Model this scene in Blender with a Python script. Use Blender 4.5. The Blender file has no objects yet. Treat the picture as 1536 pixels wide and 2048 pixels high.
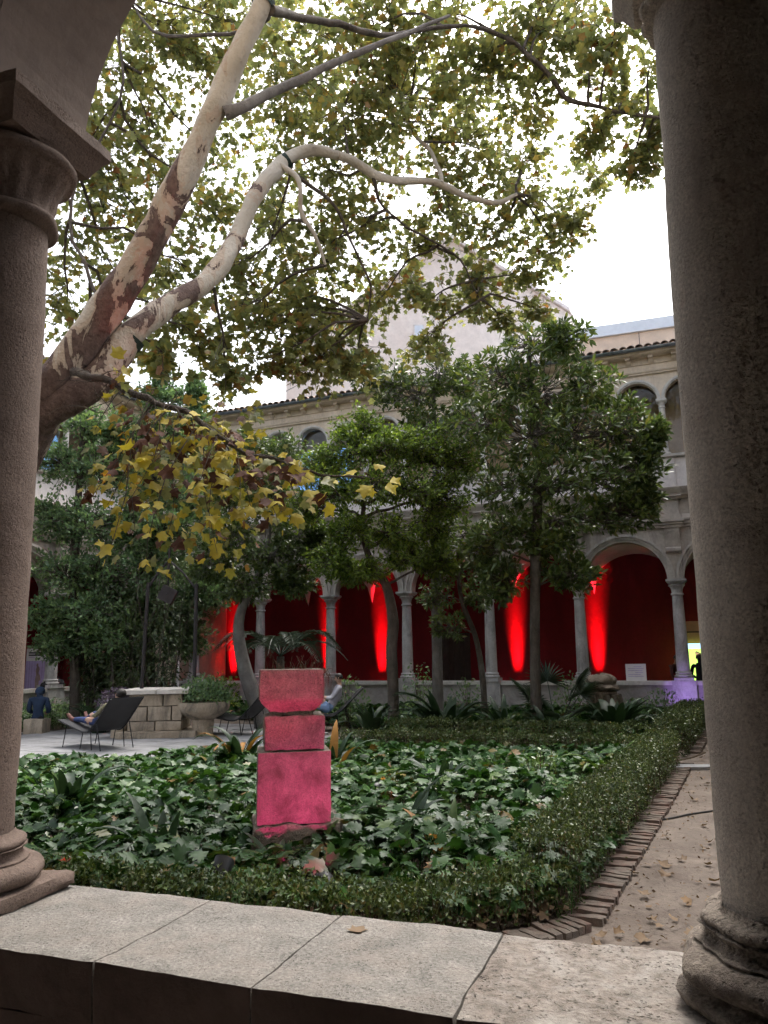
import bpy, bmesh, math, random
import numpy as np
from mathutils import Vector, Matrix, noise

# ------------------------------------------------------------------ camera, sky, sun, exposure
SC = bpy.context.scene
COL = SC.collection
PITCH, ROLL, FPX, EYE = math.radians(10.5), math.radians(0.8), 1540.0, 1.7
cam_d = bpy.data.cameras.new('camera'); cam = bpy.data.objects.new('camera', cam_d); COL.objects.link(cam)
cam_d.sensor_fit = 'HORIZONTAL'; cam_d.sensor_width = 36.0; cam_d.lens = 36.0 * FPX / 1536.0
cam_d.clip_start = 0.05; cam_d.clip_end = 2000
cam.matrix_world = Matrix.Translation((0, 0, EYE)) @ Matrix.Rotation(math.pi / 2 + PITCH, 4, 'X') @ Matrix.Rotation(-ROLL, 4, 'Z')
SC.camera = cam

SUN_EL, SUN_AZ = math.radians(60), math.radians(25)      # direction the light comes from
W = bpy.data.worlds.new('World'); SC.world = W; W.use_nodes = True
wn, wl = W.node_tree.nodes, W.node_tree.links
sky = wn.new('ShaderNodeTexSky'); sky.sky_type = 'NISHITA'; sky.sun_disc = False
sky.sun_elevation = SUN_EL; sky.sun_rotation = SUN_AZ
sky.air_density = 1.0; sky.dust_density = 6.0; sky.ozone_density = 1.0
hs = wn.new('ShaderNodeHueSaturation'); hs.inputs['Saturation'].default_value = 0.42
wl.new(sky.outputs[0], hs.inputs['Color'])
bg = wn['Background']; bg.inputs['Strength'].default_value = 0.15
wl.new(hs.outputs[0], bg.inputs['Color'])
sun_d = bpy.data.lights.new('sun', 'SUN'); sun_d.energy = 0.9; sun_d.angle = math.radians(40); sun_d.color = (1.0, 0.98, 0.95)
sun = bpy.data.objects.new('sun', sun_d); COL.objects.link(sun)
sd = Vector((math.sin(SUN_AZ) * math.cos(SUN_EL), math.cos(SUN_AZ) * math.cos(SUN_EL), math.sin(SUN_EL)))
sun.rotation_euler = sd.to_track_quat('Z', 'Y').to_euler()
vs = SC.view_settings
vs.view_transform = 'Standard'; vs.look = 'None'; vs.gamma = 1.0; vs.use_curve_mapping = False
vs.exposure = 1.78
SC.cycles.max_bounces = 4; SC.cycles.diffuse_bounces = 3; SC.cycles.glossy_bounces = 2
SC.cycles.transmission_bounces = 4; SC.cycles.transparent_max_bounces = 8
SC.cycles.use_adaptive_sampling = True; SC.cycles.adaptive_threshold = 0.03; SC.cycles.adaptive_min_samples = 12
SC.cycles.caustics_reflective = False; SC.cycles.caustics_refractive = False

RND = random.Random(7)
NPR = np.random.default_rng(11)

def at(x, y, Y):
    """point at forward distance Y that the photograph shows at pixel x, y (1536 x 2048)"""
    u2, v2 = (x - 768) / FPX, (1024 - y) / FPX
    u = u2 * math.cos(ROLL) + v2 * math.sin(ROLL); v = -u2 * math.sin(ROLL) + v2 * math.cos(ROLL)
    c, s = math.cos(PITCH), math.sin(PITCH)
    d = (u, c - v * s, s + v * c); t = Y / d[1]
    return Vector((d[0] * t, Y, EYE + d[2] * t))

# ------------------------------------------------------------------ objects and tags
def tag(o, label=None, cat=None, group=None, kind=None):
    if label: o['label'] = label
    if cat: o['category'] = cat
    if group: o['group'] = group
    if kind: o['kind'] = kind
    return o

def thing(name, label, cat, loc=(0, 0, 0), rotz=0.0, group=None):
    o = bpy.data.objects.new(name, None); COL.objects.link(o); o.empty_display_size = 0.2
    o.location = loc; o.rotation_euler = (0, 0, rotz)
    return tag(o, label, cat, group)

def link_mesh(name, me, parent=None, loc=None, rot=None, scale=None):
    o = bpy.data.objects.new(name, me); COL.objects.link(o)
    if parent is not None: o.parent = parent
    if loc is not None: o.location = loc
    if rot is not None: o.rotation_euler = rot
    if scale is not None: o.scale = scale
    return o

def copy_tree(o, parent=None):
    c = o.copy(); COL.objects.link(c)
    if parent is not None: c.parent = parent
    for ch in list(o.children): copy_tree(ch, c)
    return c

def np_mesh(name, V, T, mat=None, smooth=False):
    """mesh from numpy arrays: V (n,3), T (m,3) or (m,4)"""
    V = np.asarray(V, np.float32); T = np.asarray(T, np.int32)
    me = bpy.data.meshes.new(name); k = T.shape[1]
    me.vertices.add(len(V)); me.vertices.foreach_set('co', V.ravel())
    me.loops.add(T.size); me.loops.foreach_set('vertex_index', T.ravel())
    me.polygons.add(len(T))
    me.polygons.foreach_set('loop_start', np.arange(len(T), dtype=np.int32) * k)
    me.update(calc_edges=True)
    if smooth: me.polygons.foreach_set('use_smooth', np.ones(len(T), bool))
    if mat: me.materials.append(mat)
    return me

class MB:
    """collects shapes into one mesh"""
    def __init__(self): self.V = []; self.F = []
    def add(self, V, F):
        n = len(self.V); self.V += [tuple(v) for v in V]; self.F += [tuple(i + n for i in f) for f in F]
    def box(self, x0, x1, y0, y1, z0, z1):
        self.add([(x0, y0, z0), (x1, y0, z0), (x1, y1, z0), (x0, y1, z0), (x0, y0, z1), (x1, y0, z1), (x1, y1, z1), (x0, y1, z1)],
                 [(0, 3, 2, 1), (4, 5, 6, 7), (0, 1, 5, 4), (1, 2, 6, 5), (2, 3, 7, 6), (3, 0, 4, 7)])
    def lathe(self, prof, n=24, cx=0, cy=0, mod=None):
        V, F = [], []; m = len(prof)
        for j, (r, z) in enumerate(prof):
            for i in range(n):
                a = 2 * math.pi * i / n; q = r * (mod(a, z) if mod else 1)
                V.append((cx + q * math.cos(a), cy + q * math.sin(a), z))
        for j in range(m - 1):
            for i in range(n):
                k = (i + 1) % n; F.append((j * n + i, j * n + k, (j + 1) * n + k, (j + 1) * n + i))
        F.append(tuple(range(n - 1, -1, -1))); F.append(tuple((m - 1) * n + i for i in range(n)))
        self.add(V, F)
    def profile(self, pts, x0, x1):
        """closed (y,z) outline swept along x"""
        n = len(pts)
        V = [(x0, y, z) for y, z in pts] + [(x1, y, z) for y, z in pts]
        F = [(i, (i + 1) % n, n + (i + 1) % n, n + i) for i in range(n)]
        F += [tuple(range(n - 1, -1, -1)), tuple(range(n, 2 * n))]
        self.add(V, F)
    def prism(self, pts, y0, y1):
        """closed (x,z) outline swept along y"""
        n = len(pts)
        V = [(x, y0, z) for x, z in pts] + [(x, y1, z) for x, z in pts]
        F = [(i, n + i, n + (i + 1) % n, (i + 1) % n) for i in range(n)]
        F += [tuple(range(n)), tuple(range(2 * n - 1, n - 1, -1))]
        self.add(V, F)
    def tube(self, pts, rad, n=8):
        pts = [Vector(p) for p in pts]; m = len(pts)
        if not hasattr(rad, '__len__'): rad = [rad] * m
        V, F = [], []; side = None
        for j, p in enumerate(pts):
            t = (pts[min(j + 1, m - 1)] - pts[max(j - 1, 0)]).normalized()
            if side is None:
                side = t.cross(Vector((0, 0, 1)))
                if side.length < 1e-3: side = t.cross(Vector((0, 1, 0)))
            side = (side - t * side.dot(t)).normalized(); up = t.cross(side)
            for i in range(n):
                a = 2 * math.pi * i / n
                V.append(p + side * (math.cos(a) * rad[j]) + up * (math.sin(a) * rad[j]))
        for j in range(m - 1):
            for i in range(n):
                k = (i + 1) % n; F.append((j * n + i, j * n + k, (j + 1) * n + k, (j + 1) * n + i))
        F += [tuple(range(n - 1, -1, -1)), tuple((m - 1) * n + i for i in range(n))]
        self.add(V, F)
    def arch_wall(self, centres, r, zs, ztop, x0, x1, y0, y1, n=20):
        """wall with round openings, z from the springing up"""
        xs = []
        for c in centres: xs += [(c + r * math.cos(math.pi * (1 - i / n)), zs + r * math.sin(math.pi * i / n)) for i in range(n + 1)]
        pts = [(x0, zs)] + xs + [(x1, zs)]
        V, F = [], []
        for x, z in pts: V += [(x, y0, z), (x, y1, z), (x, y0, ztop), (x, y1, ztop)]
        for i in range(len(pts) - 1):
            a, b = 4 * i, 4 * i + 4
            if pts[i + 1][0] - pts[i][0] < 1e-6: continue
            F += [(a, b, b + 2, a + 2), (b + 1, a + 1, a + 3, b + 3), (a + 1, b + 1, b, a), (a + 2, b + 2, b + 3, a + 3)]
        e = 4 * (len(pts) - 1)
        F += [(1, 0, 2, 3), (e, e + 1, e + 3, e + 2)]
        self.add(V, F)
    def ring(self, c, zs, r0, r1, y0, y1, n=22):
        V, F = [], []
        for i in range(n + 1):
            a = math.pi * i / n; co, si = math.cos(a), math.sin(a)
            V += [(c + r0 * co, y0, zs + r0 * si), (c + r1 * co, y0, zs + r1 * si), (c + r1 * co, y1, zs + r1 * si), (c + r0 * co, y1, zs + r0 * si)]
        for i in range(n):
            a, b = 4 * i, 4 * i + 4
            for k in range(4): F.append((a + k, b + k, b + (k + 1) % 4, a + (k + 1) % 4))
        F += [(0, 1, 2, 3), (4 * n + 3, 4 * n + 2, 4 * n + 1, 4 * n)]
        self.add(V, F)
    def mesh(self, name, mat, smooth=0):
        me = bpy.data.meshes.new(name); me.from_pydata(self.V, [], self.F); me.update()
        bm = bmesh.new(); bm.from_mesh(me); bmesh.ops.recalc_face_normals(bm, faces=bm.faces); bm.to_mesh(me); bm.free()
        if smooth:
            me.shade_smooth(); me.set_sharp_from_angle(angle=math.radians(smooth))
        if mat: me.materials.append(mat)
        return me
    def build(self, name, mat, parent=None, smooth=0, loc=None, rot=None):
        return link_mesh(name, self.mesh(name, mat, smooth), parent, loc, rot)

def fbm(p, sc, oct=3):
    v, a = 0.0, 1.0
    for i in range(oct):
        v += a * noise.noise(Vector(p) * sc * (2 ** i)); a *= 0.5
    return v

def rough_box(dx, dy, dz, seed, amp=0.012, cell=0.06, rnd=0.02, mat=None, name='stone', freq=5.0, org=None):
    """worn block centred on x,y with its foot at z = 0: rounded, chipped edges"""
    bm = bmesh.new(); bmesh.ops.create_cube(bm, size=1.0)
    nx, ny, nz = (max(1, int(round(d / cell))) for d in (dx, dy, dz))
    for ax, n in ((0, nx), (1, ny), (2, nz)):
        if n > 1:
            es = [e for e in bm.edges if abs((e.verts[0].co - e.verts[1].co)[ax]) > 1e-6 and abs((e.verts[0].co - e.verts[1].co).length - abs((e.verts[0].co - e.verts[1].co)[ax])) < 1e-6]
            bmesh.ops.subdivide_edges(bm, edges=es, cuts=n - 1, use_grid_fill=True)
    o = Vector((seed * 3.1, seed * 1.7, seed * 2.3)) if org is None else Vector(org); h = Vector((dx / 2, dy / 2, dz / 2))
    for v in bm.verts:
        c = v.co; s = [c[i] * 2 for i in range(3)]
        p = Vector((c.x * dx, c.y * dy, c.z * dz))
        near = [h[i] - abs(p[i]) for i in range(3)]
        edges = sum(1 for i in range(3) if near[i] < rnd * 1.2)
        if edges >= 2:
            for i in range(3):
                if near[i] < rnd * 1.2: p[i] -= math.copysign(rnd * (0.25 + 0.75 * abs(fbm(p + o, 9, 2))), p[i])
        n = Vector((fbm(p + o, freq), fbm(p + o + Vector((9, 0, 0)), freq), fbm(p + o + Vector((0, 9, 0)), freq)))
        v.co = p + n * amp + Vector((0, 0, dz / 2))
    me = bpy.data.meshes.new(name); bmesh.ops.recalc_face_normals(bm, faces=bm.faces); bm.to_mesh(me); bm.free()
    me.shade_smooth(); me.set_sharp_from_angle(angle=math.radians(50))
    if mat: me.materials.append(mat)
    return me

# ------------------------------------------------------------------ materials
M = {}
def _nt(name):
    m = bpy.data.materials.new(name); m.use_nodes = True; M[name] = m
    nt = m.node_tree; b = nt.nodes['Principled BSDF']
    return m, nt, b
def _noise(nt, vec, scale, detail=5, rough=0.6, dist=0.0):
    n = nt.nodes.new('ShaderNodeTexNoise'); n.inputs['Scale'].default_value = scale; n.inputs['Detail'].default_value = detail
    n.inputs['Roughness'].default_value = rough; n.inputs['Distortion'].default_value = dist
    nt.links.new(vec, n.inputs['Vector']); return n
def _ramp(nt, fac, stops, interp='LINEAR'):
    r = nt.nodes.new('ShaderNodeValToRGB'); r.color_ramp.interpolation = interp
    e = r.color_ramp.elements
    while len(e) < len(stops): e.new(0.5)
    for i, (p, c) in enumerate(stops):
        e[i].position = p; e[i].color = (c[0], c[1], c[2], 1) if hasattr(c, '__len__') else (c, c, c, 1)
    nt.links.new(fac, r.inputs[0]); return r
def _mix(nt, fac, a, b, mode='MIX'):
    x = nt.nodes.new('ShaderNodeMix'); x.data_type = 'RGBA'; x.blend_type = mode
    for sock, val in ((x.inputs[0], fac), (x.inputs[6], a), (x.inputs[7], b)):
        if hasattr(val, 'is_output'): nt.links.new(val, sock)
        elif hasattr(val, '__len__'): sock.default_value = (val[0], val[1], val[2], 1)
        else: sock.default_value = val
    return x.outputs[2]
def _pos(nt): return nt.nodes.new('ShaderNodeNewGeometry').outputs['Position']

def stone(name, c1, c2, scale=3.0, stain=None, stain_scale=1.2, stain_amt=0.5, rough=0.9, pit=None, bump=(40, 0.3, 0.01), pits_dark=0.0, streak=False, grain=0.22, crack=0.0):
    """weathered stone or plaster: two tones, blotchy stains, pits and fine relief"""
    m, nt, b = _nt(name); pos = _pos(nt)
    vec = pos
    n1 = _noise(nt, vec, scale, 8, 0.65, 0.3)
    col = _ramp(nt, n1.outputs[0], [(0.32, c1), (0.68, c2)]).outputs[0]
    n0 = _noise(nt, vec, scale * 9 if grain < 0.3 else bump[0] * 1.3, 4, 0.7)
    col = _mix(nt, grain, col, _ramp(nt, n0.outputs[0], [(0.3, 0.25), (0.7, 1.15)]).outputs[0], 'MULTIPLY')
    if stain:
        sv = vec
        if streak:
            mp = nt.nodes.new('ShaderNodeMapping'); mp.inputs['Scale'].default_value = (1, 1, 0.28); nt.links.new(pos, mp.inputs[0]); sv = mp.outputs[0]
        n2 = _noise(nt, sv, stain_scale, 9, 0.72, 0.8)
        f = _ramp(nt, n2.outputs[0], [(0.46, 0.0), (0.66, stain_amt)]).outputs[0]
        col = _mix(nt, f, col, stain)
    hgt = _noise(nt, vec, bump[0], 6, 0.7).outputs[0]
    if pit:
        vo = nt.nodes.new('ShaderNodeTexVoronoi'); vo.inputs['Scale'].default_value = pit[0]; vo.inputs['Randomness'].default_value = 1
        nw = _noise(nt, vec, pit[0] * 0.8, 3); dv = nt.nodes.new('ShaderNodeVectorMath'); dv.operation = 'MULTIPLY_ADD'
        dv.inputs[1].default_value = (0.02, 0.02, 0.02)
        nt.links.new(nw.outputs['Color'], dv.inputs[0]); nt.links.new(vec, dv.inputs[2]); nt.links.new(dv.outputs[0], vo.inputs['Vector'])
        pr = _ramp(nt, vo.outputs['Distance'], [(0.0, 0.0), (0.35, 1.0)]).outputs[0]
        msk = _ramp(nt, _noise(nt, vec, pit[0] * 0.22, 4).outputs[0], [(0.42, 1.0), (0.58, 0.0)]).outputs[0]
        pm = _mix(nt, msk, pr, (1, 1, 1))
        hgt = _mix(nt, pit[1], hgt, pm)
        if pits_dark: col = _mix(nt, pits_dark, col, _mix(nt, 1.0, col, pm, 'MULTIPLY'))
    if crack:
        wv = nt.nodes.new('ShaderNodeVectorMath'); wv.operation = 'MULTIPLY_ADD'; wv.inputs[1].default_value = (0.22, 0.22, 0.22)
        nt.links.new(_noise(nt, vec, 6, 6, 0.6).outputs['Color'], wv.inputs[0]); nt.links.new(vec, wv.inputs[2])
        ve = nt.nodes.new('ShaderNodeTexVoronoi'); ve.feature = 'DISTANCE_TO_EDGE'; ve.inputs['Scale'].default_value = crack; nt.links.new(wv.outputs[0], ve.inputs['Vector'])
        line = _ramp(nt, ve.outputs['Distance'], [(0.0, 0.0), (0.008, 1.0)]).outputs[0]
        gate = _ramp(nt, _noise(nt, vec, 1.7, 3).outputs[0], [(0.44, 0.0), (0.52, 1.0)]).outputs[0]
        cm = _mix(nt, gate, (1, 1, 1), line)
        col = _mix(nt, 1.0, col, _mix(nt, 0.5, (1, 1, 1), cm), 'MULTIPLY'); hgt = _mix(nt, 1.0, hgt, cm, 'MULTIPLY')
    nt.links.new(col, b.inputs['Base Color']); b.inputs['Roughness'].default_value = rough
    b.inputs['Specular IOR Level'].default_value = 0.25
    bp = nt.nodes.new('ShaderNodeBump'); bp.inputs['Strength'].default_value = bump[1]; bp.inputs['Distance'].default_value = bump[2]
    nt.links.new(hgt, bp.inputs['Height']); nt.links.new(bp.outputs[0], b.inputs['Normal'])
    return m

def plain(name, c, rough=0.6, metal=0.0, emit=None, es=1.0, vary=0.25, scale=6.0, spec=0.4):
    m, nt, b = _nt(name)
    n = _noise(nt, _pos(nt), scale, 5, 0.6)
    lo = tuple(x * (1 - vary) for x in c); hi = tuple(min(1, x * (1 + vary)) for x in c)
    nt.links.new(_ramp(nt, n.outputs[0], [(0.3, lo), (0.7, hi)]).outputs[0], b.inputs['Base Color'])
    b.inputs['Roughness'].default_value = rough; b.inputs['Metallic'].default_value = metal; b.inputs['Specular IOR Level'].default_value = spec
    if emit: b.inputs['Emission Color'].default_value = (*emit, 1); b.inputs['Emission Strength'].default_value = es
    return m

def leaf(name, stops, rough=0.45, trans=0.3, spec=0.5, tint=(1.0, 1.0, 0.6)):
    """foliage: each leaf takes its own colour, a little light passes through"""
    m, nt, b = _nt(name)
    g = nt.nodes.new('ShaderNodeNewGeometry')
    col = _ramp(nt, g.outputs['Random Per Island'], stops).outputs[0]
    n = _noise(nt, g.outputs['Position'], 35, 3); col = _mix(nt, 0.3, col, _ramp(nt, n.outputs[0], [(0.3, 0.45), (0.7, 1.1)]).outputs[0], 'MULTIPLY')
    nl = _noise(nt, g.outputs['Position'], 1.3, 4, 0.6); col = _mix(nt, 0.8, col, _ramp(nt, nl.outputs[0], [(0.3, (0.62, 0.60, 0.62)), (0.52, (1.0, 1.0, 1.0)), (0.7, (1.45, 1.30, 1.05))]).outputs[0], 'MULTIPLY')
    nt.links.new(col, b.inputs['Base Color']); b.inputs['Roughness'].default_value = rough; b.inputs['Specular IOR Level'].default_value = spec
    t = nt.nodes.new('ShaderNodeBsdfTranslucent'); nt.links.new(_mix(nt, 1.0, col, tint, 'MULTIPLY'), t.inputs[0])
    mx = nt.nodes.new('ShaderNodeMixShader'); mx.inputs[0].default_value = trans
    nt.links.new(b.outputs[0], mx.inputs[1]); nt.links.new(t.outputs[0], mx.inputs[2])
    nt.links.new(mx.outputs[0], nt.nodes['Material Output'].inputs['Surface'])
    return m

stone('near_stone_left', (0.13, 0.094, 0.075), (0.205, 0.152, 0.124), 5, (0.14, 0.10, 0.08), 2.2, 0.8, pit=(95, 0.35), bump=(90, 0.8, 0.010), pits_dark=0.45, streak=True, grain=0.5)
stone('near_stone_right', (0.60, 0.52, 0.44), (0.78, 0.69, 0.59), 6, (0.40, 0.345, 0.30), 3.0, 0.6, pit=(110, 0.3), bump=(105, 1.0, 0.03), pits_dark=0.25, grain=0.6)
stone('near_base_stone', (0.30, 0.25, 0.20), (0.46, 0.39, 0.32), 8, (0.11, 0.085, 0.075), 9, 0.8, pit=(60, 0.4), bump=(75, 1.0, 0.03), pits_dark=0.6, grain=0.7)
stone('coping_stone', (0.195, 0.182, 0.162), (0.32, 0.297, 0.266), 9, (0.25, 0.215, 0.185), 6.0, 0.6, pit=(130, 0.4), bump=(80, 0.9, 0.012), pits_dark=0.75, grain=0.75)
stone('coping_rough', (0.215, 0.18, 0.15), (0.33, 0.285, 0.245), 7, (0.38, 0.355, 0.32), 4.0, 0.75, pit=(80, 0.4), bump=(32, 1.0, 0.03), pits_dark=0.8, grain=0.7)
stone('gallery_plaster', (0.70, 0.66, 0.61), (0.77, 0.73, 0.68), 1.5, (0.60, 0.55, 0.50), 0.8, 0.5, bump=(30, 0.2, 0.01))
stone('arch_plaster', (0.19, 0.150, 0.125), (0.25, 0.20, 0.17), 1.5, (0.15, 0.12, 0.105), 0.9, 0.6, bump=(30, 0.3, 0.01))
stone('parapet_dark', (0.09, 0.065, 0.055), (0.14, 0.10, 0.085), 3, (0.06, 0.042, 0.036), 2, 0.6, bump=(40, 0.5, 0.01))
stone('column_stone', (0.44, 0.42, 0.41), (0.62, 0.60, 0.585), 2.6, (0.17, 0.155, 0.15), 3.2, 0.75, pit=(26, 0.5), bump=(30, 0.5, 0.02), pits_dark=0.4, streak=True)
stone('arch_stone', (0.46, 0.41, 0.365), (0.62, 0.57, 0.52), 1.8, (0.17, 0.15, 0.14), 1.7, 0.75, bump=(25, 0.4, 0.02), streak=True)
stone('entab_stone', (0.40, 0.345, 0.295), (0.58, 0.515, 0.455), 1.3, (0.15, 0.125, 0.115), 1.1, 0.8, bump=(20, 0.4, 0.02), streak=True)
stone('upper_stone', (0.62, 0.51, 0.39), (0.76, 0.65, 0.53), 1.2, (0.36, 0.29, 0.23), 1.5, 0.6, bump=(20, 0.3, 0.02), streak=True)
stone('upper_parapet', (0.70, 0.64, 0.62), (0.82, 0.77, 0.75), 1.0, (0.42, 0.36, 0.34), 1.0, 0.5, bump=(18, 0.3, 0.02), streak=True)
stone('white_stone', (0.56, 0.53, 0.49), (0.72, 0.69, 0.64), 2.0, (0.33, 0.29, 0.26), 2.0, 0.6, bump=(25, 0.3, 0.02))
stone('low_wall', (0.36, 0.33, 0.32), (0.50, 0.47, 0.46), 1.6, (0.20, 0.18, 0.17), 1.3, 0.7, bump=(18, 0.4, 0.02))
stone('vault_plaster', (0.66, 0.62, 0.60), (0.74, 0.70, 0.68), 1.0, bump=(20, 0.1, 0.01))
stone('red_wall', (0.17, 0.012, 0.017), (0.24, 0.016, 0.022), 1.2, (0.12, 0.010, 0.014), 0.8, 0.7, rough=0.8, bump=(14, 0.5, 0.02), streak=True)
stone('brown_wall', (0.52, 0.35, 0.20), (0.62, 0.43, 0.26), 1.5, (0.40, 0.26, 0.15), 2.5, 0.5, bump=(15, 0.2, 0.01))
stone('gable_plaster', (0.80, 0.72, 0.68), (0.86, 0.80, 0.76), 0.35, (0.70, 0.61, 0.56), 0.5, 0.5, bump=(8, 0.2, 0.02), streak=True)
stone('panel_plaster', (0.68, 0.56, 0.46), (0.73, 0.62, 0.52), 0.4, bump=(8, 0.1, 0.02))
stone('roof_tile', (0.30, 0.22, 0.17), (0.46, 0.37, 0.30), 3.0, (0.16, 0.14, 0.12), 4.0, 0.7, bump=(25, 0.4, 0.02))
stone('well_stone', (0.34, 0.28, 0.21), (0.50, 0.42, 0.33), 2.4, (0.11, 0.10, 0.085), 2.2, 0.95, pit=(22, 0.5), bump=(22, 0.7, 0.03), pits_dark=0.4, streak=True)
stone('block_stone', (0.17, 0.14, 0.11), (0.29, 0.24, 0.195), 4.5, (0.08, 0.072, 0.05), 4.0, 0.85, pit=(45, 0.4), bump=(50, 1.0, 0.025), pits_dark=0.6, grain=0.6)
stone('smooth_block', (0.17, 0.14, 0.11), (0.29, 0.24, 0.195), 5.0, (0.085, 0.075, 0.052), 3.5, 0.9, pit=(60, 0.3), bump=(70, 0.7, 0.012), pits_dark=0.4, grain=0.5)
stone('dirt', (0.12, 0.098, 0.081), (0.195, 0.160, 0.132), 1.6, (0.08, 0.06, 0.048), 2.3, 0.6, rough=1.0, pit=(28, 0.35), bump=(24, 0.6, 0.03), pits_dark=0.3)
stone('soil', (0.055, 0.040, 0.028), (0.11, 0.08, 0.055), 4, bump=(18, 1.0, 0.05), rough=1.0)
stone('brick', (0.085, 0.068, 0.055), (0.145, 0.12, 0.098), 7, (0.14, 0.068, 0.05), 4, 0.6, bump=(40, 0.6, 0.01))
stone('paving', (0.22, 0.22, 0.225), (0.32, 0.32, 0.325), 2.0, (0.15, 0.145, 0.14), 1.6, 0.6, bump=(25, 0.3, 0.01))
stone('grey_slab', (0.20, 0.205, 0.21), (0.27, 0.275, 0.28), 4, bump=(40, 0.3, 0.01))
stone('flagstone', (0.20, 0.18, 0.165), (0.28, 0.255, 0.235), 2, bump=(20, 0.3, 0.01))
plain('gutter_metal', (0.20, 0.23, 0.26), 0.35, 0.7)
plain('flashing', (0.62, 0.68, 0.76), 0.4, 0.2, vary=0.05)
plain('iron', (0.045, 0.04, 0.042), 0.6, 0.6)
plain('black_mesh', (0.025, 0.025, 0.028), 0.7)
plain('black_metal', (0.02, 0.02, 0.022), 0.4, 0.6)
plain('strap', (0.012, 0.03, 0.025), 0.7)
plain('cable', (0.02, 0.018, 0.016), 0.6)
plain('white_board', (0.72, 0.70, 0.72), 0.6, vary=0.04)
plain('ink', (0.06, 0.05, 0.07), 0.7)
plain('white_paint', (0.7, 0.68, 0.68), 0.6)
plain('red_paint', (0.22, 0.012, 0.016), 0.6)
plain('wood_dark', (0.05, 0.032, 0.025), 0.7)

# ------------------------------------------------------------------ ground
def sheet(name, pts, z, mat, kind='structure', label=None, cell=None, amp=0.0, parent=None):
    bm = bmesh.new(); f = bm.faces.new([bm.verts.new((x, y, z)) for x, y in pts])
    if cell:
        bmesh.ops.triangulate(bm, faces=bm.faces)
        for _ in range(7):
            es = [e for e in bm.edges if e.calc_length() > cell]
            if not es: break
            bmesh.ops.subdivide_edges(bm, edges=es, cuts=1); bmesh.ops.triangulate(bm, faces=bm.faces)
        for v in bm.verts: v.co.z += amp * fbm(v.co, 1.3, 3)
    bmesh.ops.recalc_face_normals(bm, faces=bm.faces)
    me = bpy.data.meshes.new(name); bm.to_mesh(me); bm.free(); me.materials.append(mat)
    if me.polygons[0].normal.z < 0: me.flip_normals()
    o = link_mesh(name, me, parent); me.shade_smooth()
    if parent is None: tag(o, label, None, None, kind)
    return o

AF = math.radians(-22.5)                                    # direction of the far wing
FX, FY = math.cos(AF), math.sin(AF)
F0 = Vector((-1.72, 24.4, 0))                               # foot of one far column
def far(w, y, z=0.0): return F0 + Vector((FX * w - FY * y, FY * w + FX * y, z))
KD = Vector((math.cos(math.radians(64.5)), math.sin(math.radians(64.5)), 0))   # direction of the path on the right
KC = Vector((1.24, 5.27, 0))                                # near corner of the planting bed

sheet('ground', [(-300, -300), (300, -300), (300, 300), (-300, 300)], -0.05, M['dirt'], label='bare earth ground under the whole courtyard')
sheet('dirt_path', [(-14, 2.0), (9, 2.0), (16, 22), (2, 26), (-16, 30)], 0.0, M['dirt'], label='beige dirt path running along the hedge on the right', cell=0.7, amp=0.010)

# ------------------------------------------------------------------ near arcade, where the photographer stands
NA = math.radians(-20)
NO = Vector((0.635, 1.745, 0))
near = thing('stone_arcade', 'near arcade of weathered stone columns on a low parapet framing the view', 'arcade', NO, NA)
XL, XR, RC, ZP = -2.05, 0.21, 0.152, 1.0
def near_pt(x, y, z): return NO + Vector((math.cos(NA) * x - math.sin(NA) * y, math.sin(NA) * x + math.cos(NA) * y, z))

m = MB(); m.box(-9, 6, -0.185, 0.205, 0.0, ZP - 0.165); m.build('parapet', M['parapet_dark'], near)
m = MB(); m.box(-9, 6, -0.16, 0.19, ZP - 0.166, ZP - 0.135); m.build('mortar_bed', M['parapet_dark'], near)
joints = [-9.0, -7.4, -5.9, -4.4, -3.1, -1.325, -0.905, -0.455, 1.35, 2.9, 6.0]
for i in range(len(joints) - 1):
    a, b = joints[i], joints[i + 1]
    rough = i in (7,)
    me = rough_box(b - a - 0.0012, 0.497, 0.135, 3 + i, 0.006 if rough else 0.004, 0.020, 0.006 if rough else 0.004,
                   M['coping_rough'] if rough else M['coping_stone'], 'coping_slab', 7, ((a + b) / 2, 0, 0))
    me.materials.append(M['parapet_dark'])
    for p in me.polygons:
        if p.normal.y < -0.75: p.material_index = 1  # shade of the gallery side put into the front faces as darker colour
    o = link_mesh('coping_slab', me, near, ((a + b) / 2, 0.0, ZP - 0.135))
    if rough: o['label'] = 'cracked flaking coping slab under the right column'

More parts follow.
